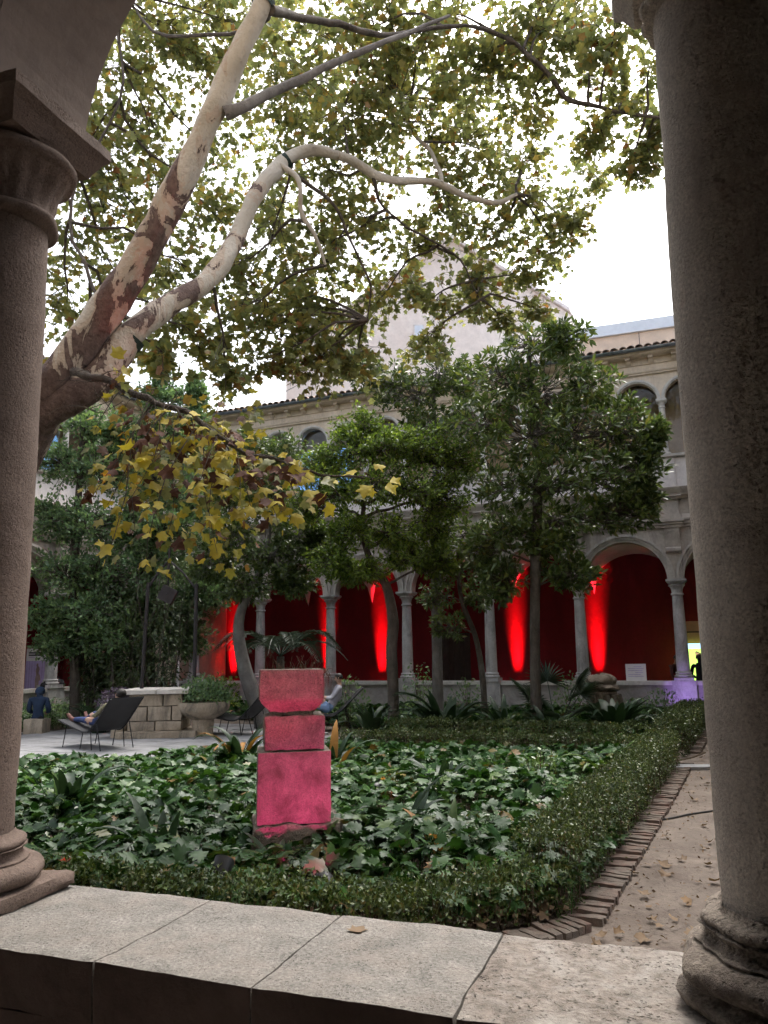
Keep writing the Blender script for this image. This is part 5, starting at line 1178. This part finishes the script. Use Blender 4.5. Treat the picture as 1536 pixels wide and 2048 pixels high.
# ------------------------------------------------------------------ people
plain('skin', (0.42, 0.26, 0.19), 0.55); plain('denim', (0.035, 0.055, 0.15), 0.8); plain('light_denim', (0.22, 0.33, 0.55), 0.8); plain('grey_shirt', (0.36, 0.36, 0.42), 0.8)
plain('camo_shirt', (0.16, 0.15, 0.09), 0.8, vary=.7, scale=25); plain('blue_hood', (0.018, 0.035, 0.075), 0.85); plain('dark_cloth', (0.015, 0.014, 0.017), 0.85); plain('brown_boot', (0.16, 0.065, 0.05), 0.6); plain('dark_hair', (0.02, 0.015, 0.012), 0.6); plain('maroon_cloth', (0.10, 0.03, 0.035), .8); plain('white_sole', (.6, .6, .6), .6)
def person(label, loc, rz, J, mats, hair='dark_hair', hood=False, scale=1.0):
    """one continuous body grown round a skeleton; J: joint positions"""
    t = thing('person', label, 'person', loc, rz); t.scale = (scale,) * 3
    V, R, K, Ed = [], [], [], []
    def add(p, r, k, par=None):
        V.append(tuple(p)); R.append(r); K.append(k)
        if par is not None: Ed.append((par, len(V) - 1))
        return len(V) - 1
    L = lambda a, b, f: Vector(a).lerp(Vector(b), f)
    pel = add(J['pelvis'], .125, 'leg'); w = add(L(J['pelvis'], J['chest'], .45), .115, 'top', pel); ch = add(J['chest'], .135, 'top', w)
    nb = add(L(J['chest'], J['neck'], .75), .075 if not hood else .11, 'top', ch); nk = add(J['neck'], .052 if not hood else .095, 'skin' if not hood else 'top', nb)
    hd = Vector(J['head']); hz = (hd - Vector(J['neck'])).normalized(); fw = Vector(J.get('face', (1, 0, 0))).normalized()
    h1 = add(hd - hz * .05 + fw * .012, .075, 'skin' if not hood else 'top', nk); h2 = add(hd + hz * .02, .088, 'skin' if not hood else 'top', h1); h3 = add(hd + hz * .075 - fw * .005, .070, 'skin' if not hood else 'top', h2)
    for s in (1, -1):
        mir = lambda p: Vector((p[0], p[1] * s, p[2])) if not isinstance(p, tuple) or len(p) == 3 else p
        g = lambda k: Vector(J[k + ('_l' if s > 0 else '_r')]) if k + '_l' in J else Vector((J[k][0], J[k][1] * s, J[k][2]))
        sh = add(g('shoulder'), .062 if not hood else .085, 'top', nb); el = add(g('elbow'), .046 if not hood else .07, 'top', sh); wr = add(g('wrist'), .033, 'skin', el)
        hdv = (g('wrist') - g('elbow')).normalized(); pm = add(g('wrist') + hdv * .065, .034, 'skin', wr)
        sd = hdv.orthogonal().normalized()
        for k in range(4):
            b = add(g('wrist') + hdv * .105 + sd * (.027 - .018 * k), .0095, 'skin', pm); add(g('wrist') + hdv * (.165 - abs(k - 1.3) * .012) + sd * (.027 - .018 * k) + hdv.cross(sd) * .03, .008, 'skin', b)
        th = add(g('wrist') + hdv * .06 + sd * .045, .011, 'skin', wr); add(g('wrist') + hdv * .10 + sd * .06, .009, 'skin', th)
        hp = add(g('hip'), .092, 'leg', pel); kn = add(g('knee'), .062, 'leg', hp); cf = add(Vector(g('knee')).lerp(g('ankle'), .4), .058, 'leg', kn); an = add(g('ankle'), .042, 'shoe', cf)
        he = add(Vector(g('ankle')).lerp(g('toe'), .45) , .042, 'shoe', an); add(g('toe'), .034, 'shoe', he)
    me = bpy.data.meshes.new('body'); me.from_pydata(V, Ed, []); me.update(); ob = link_mesh('body', me, t)
    mod = ob.modifiers.new('skin', 'SKIN'); mod.use_smooth_shade = True
    sv = me.skin_vertices[0].data if me.skin_vertices else None
    if sv is None: raise RuntimeError('no skin layer')
    for i, r in enumerate(R): sv[i].radius = (r, r); sv[i].use_root = (i == 0)
    ob.modifiers.new('sub', 'SUBSURF').levels = 1
    dg = bpy.context.evaluated_depsgraph_get(); me2 = bpy.data.meshes.new_from_object(ob.evaluated_get(dg)); ob.modifiers.clear(); ob.data = me2
    me2.materials.clear(); keys = ['skin', 'top', 'leg', 'shoe']
    for k in keys: me2.materials.append(M[mats[k]])
    VA = np.array(V)
    for p in me2.polygons:
        c = np.array(p.center); i = int(np.argmin(((VA - c) ** 2).sum(1) ** .5 - np.array(R) * .6)); p.material_index = keys.index(K[i]); p.use_smooth = True
    # face and hair
    hm = MB(); up = hz; sdv = up.cross(fw).normalized(); VV, FF = [], []
    for j in range(7):
        ph = math.pi * .5 * (1 - j / 6 * (1.25 if not hood else 1.6))
        for i in range(14):
            a = 2 * math.pi * i / 14; r = .101 if not hood else .122; dirv = fw * math.cos(a) * math.cos(ph) + sdv * math.sin(a) * math.cos(ph) + up * math.sin(ph)
            cut = 0.045 if math.cos(a) > .45 and j > 3 and not hood else 0
            VV.append(hd + up * .012 - fw * .012 + dirv * r * (1 if not cut else .8) + up * cut * .6)
    for j in range(6):
        for i in range(14): k = (i + 1) % 14; FF.append((j * 14 + i, j * 14 + k, (j + 1) * 14 + k, (j + 1) * 14 + i))
    hm.add(VV, FF); hm.build('hood' if hood else 'hair', M[mats['top'] if hood else hair], t, 60)
    if not hood:
        m = MB(); c = hd + fw * .09 - up * .01; m.tube([c + up * .025 - fw * .01, c + fw * .022 - up * .01, c - up * .018], [.008, .012, .007], 6); m.build('nose', M['skin'], t, 60)
        for s in (-1, 1):
            m = MB(); e = hd + fw * .083 + sdv * s * .032 + up * .018; m.tube([e - sdv * .012, e + fw * .004, e + sdv * .012], [.004, .007, .004], 5); m.build('eye', M['dark_hair'], t)
            m = MB(); e = hd + sdv * s * .088 - fw * .005; m.tube([e + up * .03, e + sdv * s * .012 , e - up * .03], [.006, .013, .006], 6); m.build('ear', M['skin'], t, 60)
        m = MB(); e = hd + fw * .082 - up * .045; m.tube([e - sdv * .022, e + fw * .004, e + sdv * .022], [.003, .006, .003], 5); m.build('mouth', M['brown_boot'], t)
    return t
RECL = dict(pelvis=(.02, 0, .47), chest=(.33, 0, .70), neck=(.50, 0, .86), head=(.57, 0, .99), face=(-.9, 0, .35), shoulder=(.42, .19, .78), elbow=(.20, .26, .60), wrist=(-.04, .16, .60), hip=(0, .10, .46),
            knee_l=(-.40, .13, .60), knee_r=(-.42, -.11, .50), ankle_l=(-.74, .14, .50), ankle_r=(-.78, -.14, .49), toe_l=(-.84, .16, .62), toe_r=(-.90, -.17, .60))
person('person in jeans and brown boots lying on the black lounger by the well', LC, LR, RECL, dict(skin='skin', top='camo_shirt', leg='denim', shoe='brown_boot'))
READ = dict(pelvis=(.04, 0, .46), chest=(.24, 0, .80), neck=(.28, 0, 1.0), head=(.25, 0, 1.15), face=(-1, 0, -.25), shoulder=(.26, .19, .93), elbow=(.10, .25, .70), wrist=(-.12, .12, .72), hip=(.02, .10, .46),
            knee_l=(-.34, .13, .86), knee_r=(-.42, -.12, .60), ankle_l=(-.52, .13, .47), ankle_r=(-.80, -.12, .50), toe_l=(-.68, .14, .45), toe_r=(-.88, -.13, .60))
person('person in grey top and light blue jeans sitting back behind the stone pillar', RCH, RR, READ, dict(skin='skin', top='grey_shirt', leg='light_denim', shoe='white_sole'))
SIT = dict(pelvis=(0, 0, .46), chest=(.02, 0, .86), neck=(.05, 0, 1.07), head=(.10, 0, 1.21), face=(1, 0, -.2), shoulder=(.03, .19, 1.0), elbow=(.08, .25, .74), wrist=(.30, .14, .66), hip=(.05, .10, .46), knee=(.45, .13, .48), ankle=(.48, .13, .10), toe=(.64, .14, .05))
HP = Vector((at(74, 1450, 18.2).x, 18.2, -.12))
person('person in dark blue hooded jacket seen from behind by the left low wall', HP, math.radians(100), SIT, dict(skin='skin', top='blue_hood', leg='dark_cloth', shoe='dark_cloth'), hood=True, scale=.9)
o = link_mesh('boulder', rough_box(.45, .45, .34, 91, .01, .08, .02, M['well_stone'], 'boulder'), None, (HP.x, HP.y, 0.03)); tag(o, 'rough stone block under the hooded person', 'stone')
STAND = dict(pelvis=(0, 0, .93), chest=(.01, 0, 1.28), neck=(.02, 0, 1.48), head=(.05, 0, 1.62), face=(1, 0, -.1), shoulder=(0, .19, 1.41), elbow=(.03, .25, 1.14), wrist=(.16, .22, .92), hip=(0, .10, .90), knee=(.03, .11, .50), ankle=(0, .11, .09), toe=(.15, .13, .03))
GF = .28
person('dark silhouette of a seated person in front of the bright screen', far(10.62, 1.5, GF), AF + 1.4, SIT, dict(skin='dark_cloth', top='dark_cloth', leg='dark_cloth', shoe='dark_cloth'))  # silhouette shade put into the skin by giving it the dark cloth
person('dark clothed person seated at the far right beside the column', far(11.1, 1.2, GF), AF + 1.6, SIT, dict(skin='skin', top='dark_cloth', leg='dark_cloth', shoe='dark_cloth'))
person('person in maroon jacket half hidden left of the rightmost far column', far(10.0, 0.9, GF), AF - .6, SIT, dict(skin='skin', top='maroon_cloth', leg='dark_cloth', shoe='dark_cloth'))
def stool(label, p):
    t = thing('stool', label, 'stool', p, AF, 'stools in the gallery'); m = MB(); m.box(-.2, .2, -.2, .2, .30, .345); m.build('seat', M['wood_dark'], t)
    for sx in (-1, 1):
        for sy in (-1, 1): m = MB(); m.box(sx * .17 - .02, sx * .17 + .02, sy * .17 - .02, sy * .17 + .02, 0, .30); m.build('leg', M['wood_dark'], t)
stool('wooden stool under the silhouette by the screen', far(10.62, 1.5, GF)); stool('wooden stool under the person at the far right', far(11.1, 1.2, GF)); stool('wooden stool under the person in maroon', far(10.0, .9, GF))

# ------------------------------------------------------------------ screen, notice board, poster, bags, broken capital
def panel(nm, label, cat, loc, rz, w, h, mat, th=.03):
    t = thing(nm, label, cat, loc, rz); m = MB(); m.box(-w / 2, w / 2, 0, th, 0, h); m.build('panel', M[mat], t); return t
plain('screen_lime', (.3, .5, .1), .5, 0, (.42, .78, .12), .75, vary=.05); plain('screen_blue', (.2, .4, .6), .5, 0, (.35, .62, .85), .7, vary=.05)
plain('orange_lit_panel', (.55, .30, .16), .8, 0, None, vary=.1); plain('print_green', (.02, .10, .07), .6, 0, (.03, .14, .09), .4); plain('print_skin', (.3, .18, .1), .6, 0, (.35, .22, .12), .5); plain('print_jean', (.1, .18, .2), .6, 0, (.14, .24, .26), .5)
plain('poster_lilac', (.50, .40, .66), .7, vary=.08); plain('poster_fold', (.40, .31, .56), .7); plain('poster_skin', (.34, .24, .22), .7)
def flat(t, nm, polys, y, mat):
    m = MB()
    for p in polys: m.prism(p, y - .004, y)
    return m.build(nm, M[mat], t)
scr = panel('projection_screen', 'bright lime green screen with a swinging golfer in the gallery on the right', 'screen', far(11.0, 2.5, .75), AF, 1.5, 1.15, 'screen_lime')
flat(scr, 'sky_strip', [[(-.75, 1.0), (.75, 1.0), (.75, 1.15), (-.75, 1.15)]], -.001, 'screen_blue')
X0 = -.36
flat(scr, 'golfer_shirt', [[(X0 - .06, .42), (X0 + .10, .40), (X0 + .18, .58), (X0 + .12, .74), (X0 - .02, .72), (X0 - .06, .58)]], -.002, 'print_green')
flat(scr, 'golfer_legs', [[(X0 - .07, 0), (X0 + .0, 0), (X0 + .01, .25), (X0 + .03, 0), (X0 + .12, 0), (X0 + .10, .41), (X0 - .06, .43)]], -.002, 'print_jean')
flat(scr, 'golfer_arms', [[(X0 + .12, .66), (X0 + .12, .72), (X0 - .06, .92), (X0 - .10, .89)], [(X0 - .05, .64), (X0 - .02, .72), (X0 - .08, .92), (X0 - .13, .9), (X0 - .12, .76)], [(X0 + .10, .74), (X0 + .16, .73), (X0 + .17, .82), (X0 + .10, .83)]], -.006, 'print_skin')
flat(scr, 'golfer_cap', [[(X0 + .08, .82), (X0 + .22, .80), (X0 + .17, .88), (X0 + .11, .90)]], -.007, 'white_board'); flat(scr, 'golfer_club', [[(X0 - .12, .91), (X0 - .1, .93), (X0 + .04, .86), (X0 + .03, .84)]], -.007, 'ink')
flat(scr, 'grey_shape', [[(X0 + .30, .62), (X0 + .48, .66), (X0 + .5, .84), (X0 + .42, .86)]], -.006, 'grey_slab')
op = panel('orange_lit_wall', 'wall patch above the bright screen with orange light in its colour', 'board', far(11.0, 2.6, 1.92), AF, 1.7, .62, 'orange_lit_panel')  # part of the wall, tinted for the orange light falling on it
m = MB(); m.box(-.85, .85, -.012, -.002, .29, .33); m.build('rail', M['wood_dark'], op)
nb = panel('notice_board', 'small white notice board standing on the far low wall', 'sign', far(9.05, 0.02, .927), AF, .52, .44, 'white_board', .012)
for i, (a, b) in enumerate(((-.05, .15), (-.2, .2), (-.2, .17), (-.02, .18), (-.2, .12), (-.2, .19))): flat(nb, 'text_line', [[(a, .36 - .05 * i), (b, .36 - .05 * i), (b, .372 - .05 * i), (a, .372 - .05 * i)]], -.001, 'poster_fold')
pl = lwing.matrix_world if False else None
def lw(x, y, z): 
    o = LW - Vector((math.cos(LA), math.sin(LA), 0)) * (BAY * 5); return o + Vector((math.cos(LA) * x - math.sin(LA) * y, math.sin(LA) * x + math.cos(LA) * y, z))
# poster stands in the left gallery facing the garden
pc = at(72, 1380, 24.0); ps = panel('exhibition_poster', 'white and lilac exhibition poster with a standing draped figure in the left gallery', 'poster', Vector((pc.x, pc.y, .28)), math.radians(18), .66, 1.75, 'white_board', .02)
flat(ps, 'picture', [[(-.33, 0), (.33, 0), (.33, 1.38), (-.33, 1.38)]], -.001, 'poster_lilac')
flat(ps, 'curtain_fold', [[(x, 0), (x + .03, 0), (x + .022, 1.38), (x + .004, 1.38)] for x in (-.31, -.24, -.17, -.09, .12, .19, .25, .30)], -.0055, 'poster_fold')
flat(ps, 'figure', [[(-.04, .55), (.05, .55), (.06, .78), (.11, .80), (.08, .95), (.04, 1.02), (.07, 1.12), (.05, 1.2), (.025, 1.22), (.02, 1.3), (-.02, 1.31), (-.035, 1.24), (-.02, 1.2), (-.045, 1.1), (-.03, .95), (-.05, .8)]], -.006, 'poster_skin')
flat(ps, 'title_line', [[(-.27, 1.60), (.10, 1.60), (.10, 1.645), (-.27, 1.645)], [(-.27, 1.53), (.14, 1.53), (.14, 1.575), (-.27, 1.575)]], -.001, 'ink')
flat(ps, 'small_text', [[(-.27, 1.475), (-.1, 1.475), (-.1, 1.488), (-.27, 1.488)]], -.001, 'poster_fold')
def bag(label, p, s, rz):
    t = thing('bag', label, 'bag', p, rz, 'dark bags on the left low wall'); m = MB(); m.lathe([(.02, 0), (.17, .01), (.20, .06), (.19, .14), (.14, .20), (.06, .23), (.01, .235)], 14)
    m.V = [(v[0] * 1.2 * s + fbm(v, 6) * .03, v[1] * .8 * s, v[2] * s + fbm((v[1], v[0], v[2]), 5) * .02) for v in m.V]; m.build('body', M['dark_cloth'], t, 60)
    m = MB(); m.tube(smooth_path([(Vector((-.1 * s, 0, .18 * s)), 1), (Vector((-.04, 0, .28 * s)), 1), (Vector((.06, 0, .27 * s)), 1), (Vector((.1 * s, 0, .17 * s)), 1)])[0], .012, 5); m.build('handle', M['dark_cloth'], t)
def on_left_wall(px):
    """spot on top of the left wing's low wall seen at that photo column"""
    best = None
    for i in range(0, 1200):
        p = lw(i * .01, 0.0, .926); d = at(px, 1380, p.y)
        if best is None or abs(d.x - p.x) < best[0]: best = (abs(d.x - p.x), p)
    return best[1]
bag('slumped black bag on the left low wall', on_left_wall(112), 1.0, .4); bag('smaller black bag lying beside it near the poster', on_left_wall(92), .75, 1.0)

bc = thing('broken_capital', 'broken carved stone capital with draped relief standing in the far bed', 'sculpture', Vector((at(1205, 1400, 17.6).x, 17.6, .03)), .2)
m = MB(); m.lathe([(.40, 0), (.38, .25), (.34, .5), (.31, .72), (.33, .76), (.30, .80)], 36, mod=lambda a, z: 1 + .05 * math.cos(9 * a + z * 2) * (1 if z < .7 else .3))
m.V = [tuple(Vector(v) + Vector((fbm(v, 5), fbm((v[1], v[2], v[0]), 5), 0)) * .05) for v in m.V]; m.build('drum', M['block_stone'], bc, 50)
m = MB(); m.lathe([(.30, .80), (.36, .84), (.37, .90), (.33, .95), (.30, .96), (.33, 1.02), (.30, 1.10), (.2, 1.16), (.05, 1.17)], 32)
m.V = [tuple(Vector(v) + Vector((fbm(v, 6), fbm((v[1], v[2], v[0]), 6), fbm((v[2], v[0], v[1]), 6) * .8)) * .06) for v in m.V]; m.build('top', M['block_stone'], bc, 50)
for i in range(7):
    a = -2.6 + i * .42; m = MB(); q = [Vector((math.cos(a + .25 * k / 5) * (.36 + .03 * math.sin(k)), math.sin(a + .25 * k / 5) * (.36 + .03 * math.sin(k)), .74 - .13 * k)) for k in range(6)]; m.tube(q, [.05, .055, .05, .045, .04, .03], 7); m.build('drapery_fold', M['block_stone'], bc, 60)

# pipes, wooden door in the far gallery
dr = thing('wooden_door', 'dark slatted wooden door in the red gallery wall', 'door', far(3.0, 3.24, .285), AF)
for i in range(6): m = MB(); m.box(-.55 + i * .185, -.55 + i * .185 + .172, 0, .05, 0, 2.1); m.build('board', M['wood_dark'], dr)
for x, nm in ((148, 'white drainpipe beside the left gallery corner'), (355, 'thin white pole standing in the far gallery behind the canes')):
    p = at(x, 1370, 25.6); m = MB(); m.tube([(p.x, p.y, .0), (p.x, p.y, 3.2)], .045, 8); tag(m.build('drain_pipe', M['white_paint']), nm, 'pipe')
p = at(135, 1370, 25.9); m = MB(); m.box(-.16, .16, -.06, .06, 0, 2.9); o = m.build('red_pillar', M['red_paint'], None, loc=(p.x, p.y, .0), rot=(0, 0, .3)); tag(o, 'narrow red painted post beside the white drainpipe', 'post')
A, B = at(455, 832, 27.5), at(600, 768, 33.0)
m = MB(); m.tube([A, A.lerp(B, .5) - Vector((0, 0, .08)), B], .022, 5); tag(m.build('wire', M['cable']), 'thin wire stretched from the tiled roof to the gabled building', 'wire')

# ------------------------------------------------------------------ lit lamps
plain('lamp_black', (.02, .02, .02), .5)
def lamp(label, pos, target, color, power, angle, lens_es=6.0, blend=.5, size=.04, lens=True):
    t = thing('spotlight', label, 'lamp', pos, 0, 'coloured garden spotlights')
    d = (Vector(target) - Vector(pos)).normalized(); q = d.to_track_quat('Z', 'Y').to_euler()
    m = MB(); m.lathe([(.05, -.16), (.062, -.14), (.07, -.02), (.074, .0), (.066, .001), (.06, -.03)], 16); h = m.build('housing', M['lamp_black'], t, 50, rot=q)
    mn = 'lens_%d_%d_%d' % tuple(int(c * 99) for c in color)
    if mn not in M: plain(mn, color, .3, 0, color, lens_es, vary=.02)
    m = MB(); m.lathe([(.005, -.026), (.058, -.026), (.058, -.022), (.005, -.02)], 16); m.build('lens', M[mn], h)
    m = MB(); m.tube([(0, 0, -.12), (0, 0, -max(.05, pos[2]))], .012, 6); m.build('spike', M['lamp_black'], t)
    ld = bpy.data.lights.new('spotlight_light', 'SPOT'); ld.color = color; ld.energy = power; ld.spot_size = math.radians(angle); ld.spot_blend = blend; ld.shadow_soft_size = size
    lo = bpy.data.objects.new('spotlight_light', ld); COL.objects.link(lo); lo.parent = t; lo.location = d * .02; lo.rotation_euler = (-d).to_track_quat('Z', 'Y').to_euler()
    return t
def wall_washer(label, pos):
    """uplight close to the wall; a bar of red diodes with a narrow beam"""
    t = thing('uplight', label, 'lamp', pos, AF, 'red uplights along the gallery wall')
    m = MB(); m.box(-.24, .24, -.06, .06, 0, .09); m.build('housing', M['lamp_black'], t)
    if 'lens_red' not in M: plain('lens_red', RED, .3, 0, RED, 8, vary=.02)
    m = MB(); m.box(-.21, .21, -.035, .035, .0905, .096); m.build('lens', M['lens_red'], t)
    ld = bpy.data.lights.new('uplight_light', 'AREA'); ld.shape = 'RECTANGLE'; ld.size = .22; ld.size_y = .06; ld.color = RED; ld.energy = 8.5; ld.spread = math.radians(16)
    lo = bpy.data.objects.new('uplight_light', ld); COL.objects.link(lo); lo.parent = t; lo.location = (0, 0, .10); d = Vector((0, .12, 1)).normalized(); lo.rotation_euler = (-d).to_track_quat('Z', 'Y').to_euler()
RED = (1.0, .01, .025); PINK = (1.0, .02, .30); ROSE = (1.0, .10, .12); VIO = (.45, .25, 1.0)
for w, lb in ((-5.75, 'red uplight against the gallery wall behind the canes'), (-1.75, 'red uplight against the gallery wall left of the column beside the pillar'), (.35, 'red uplight against the gallery wall behind the forked trunk'), (5.12, 'red uplight against the gallery wall right of the slim forked trunk'), (7.68, 'red uplight against the gallery wall behind the broken capital')):
    wall_washer(lb, far(w, 3.10, .30))
LP = at(722, 1775, 5.05); LP = Vector((-.45, 5.62, .19))
lamp('pink spotlight hidden in the front hedge aimed at the stone pillar', LP, PB + Vector((0, -.2, .75)), PINK, 38, 70, size=.012)
lamp('rose red spotlight in the ground cover aimed at the top of the pillar', Vector((-1.15, 5.75, .30)), PB + Vector((0, -.2, 1.55)), ROSE, 18, 36, size=.012)
lamp('red spotlight among the leaves aimed up at the plane tree limb', Vector((-2.35, 5.9, .25)), at(285, 500, 6.25), RED, 220, 11)
lamp('orange red spotlight in the near bed behind the stone pillar', Vector((-.1, 9.4, .20)), Vector((.2, 10.2, .30)), (1, .16, .06), 12, 80)
lamp('red spotlight at the foot of the broken capital', Vector((at(1205, 1400, 17.6).x - .1, 16.9, .18)), Vector((at(1205, 1400, 17.6).x, 17.6, .7)), (1, .08, .06), 8, 70)
vp = far(10.1, -1.15, .16); lamp('violet spotlight with blue lens in front of the rightmost far pedestal', vp, far(10.24, -.2, .62), VIO, 11, 60, lens_es=20)
lamp('pink spotlight on the low wall left of the stone pillar', Vector((at(470, 1440, 22.5).x, 22.3, .14)), Vector((at(470, 1400, 24.5).x, 24.6, .6)), (1, .12, .40), 16, 70)
m = MB(); m.tube([(0, 0, 0), (0, 0, .01)], .02, 8)
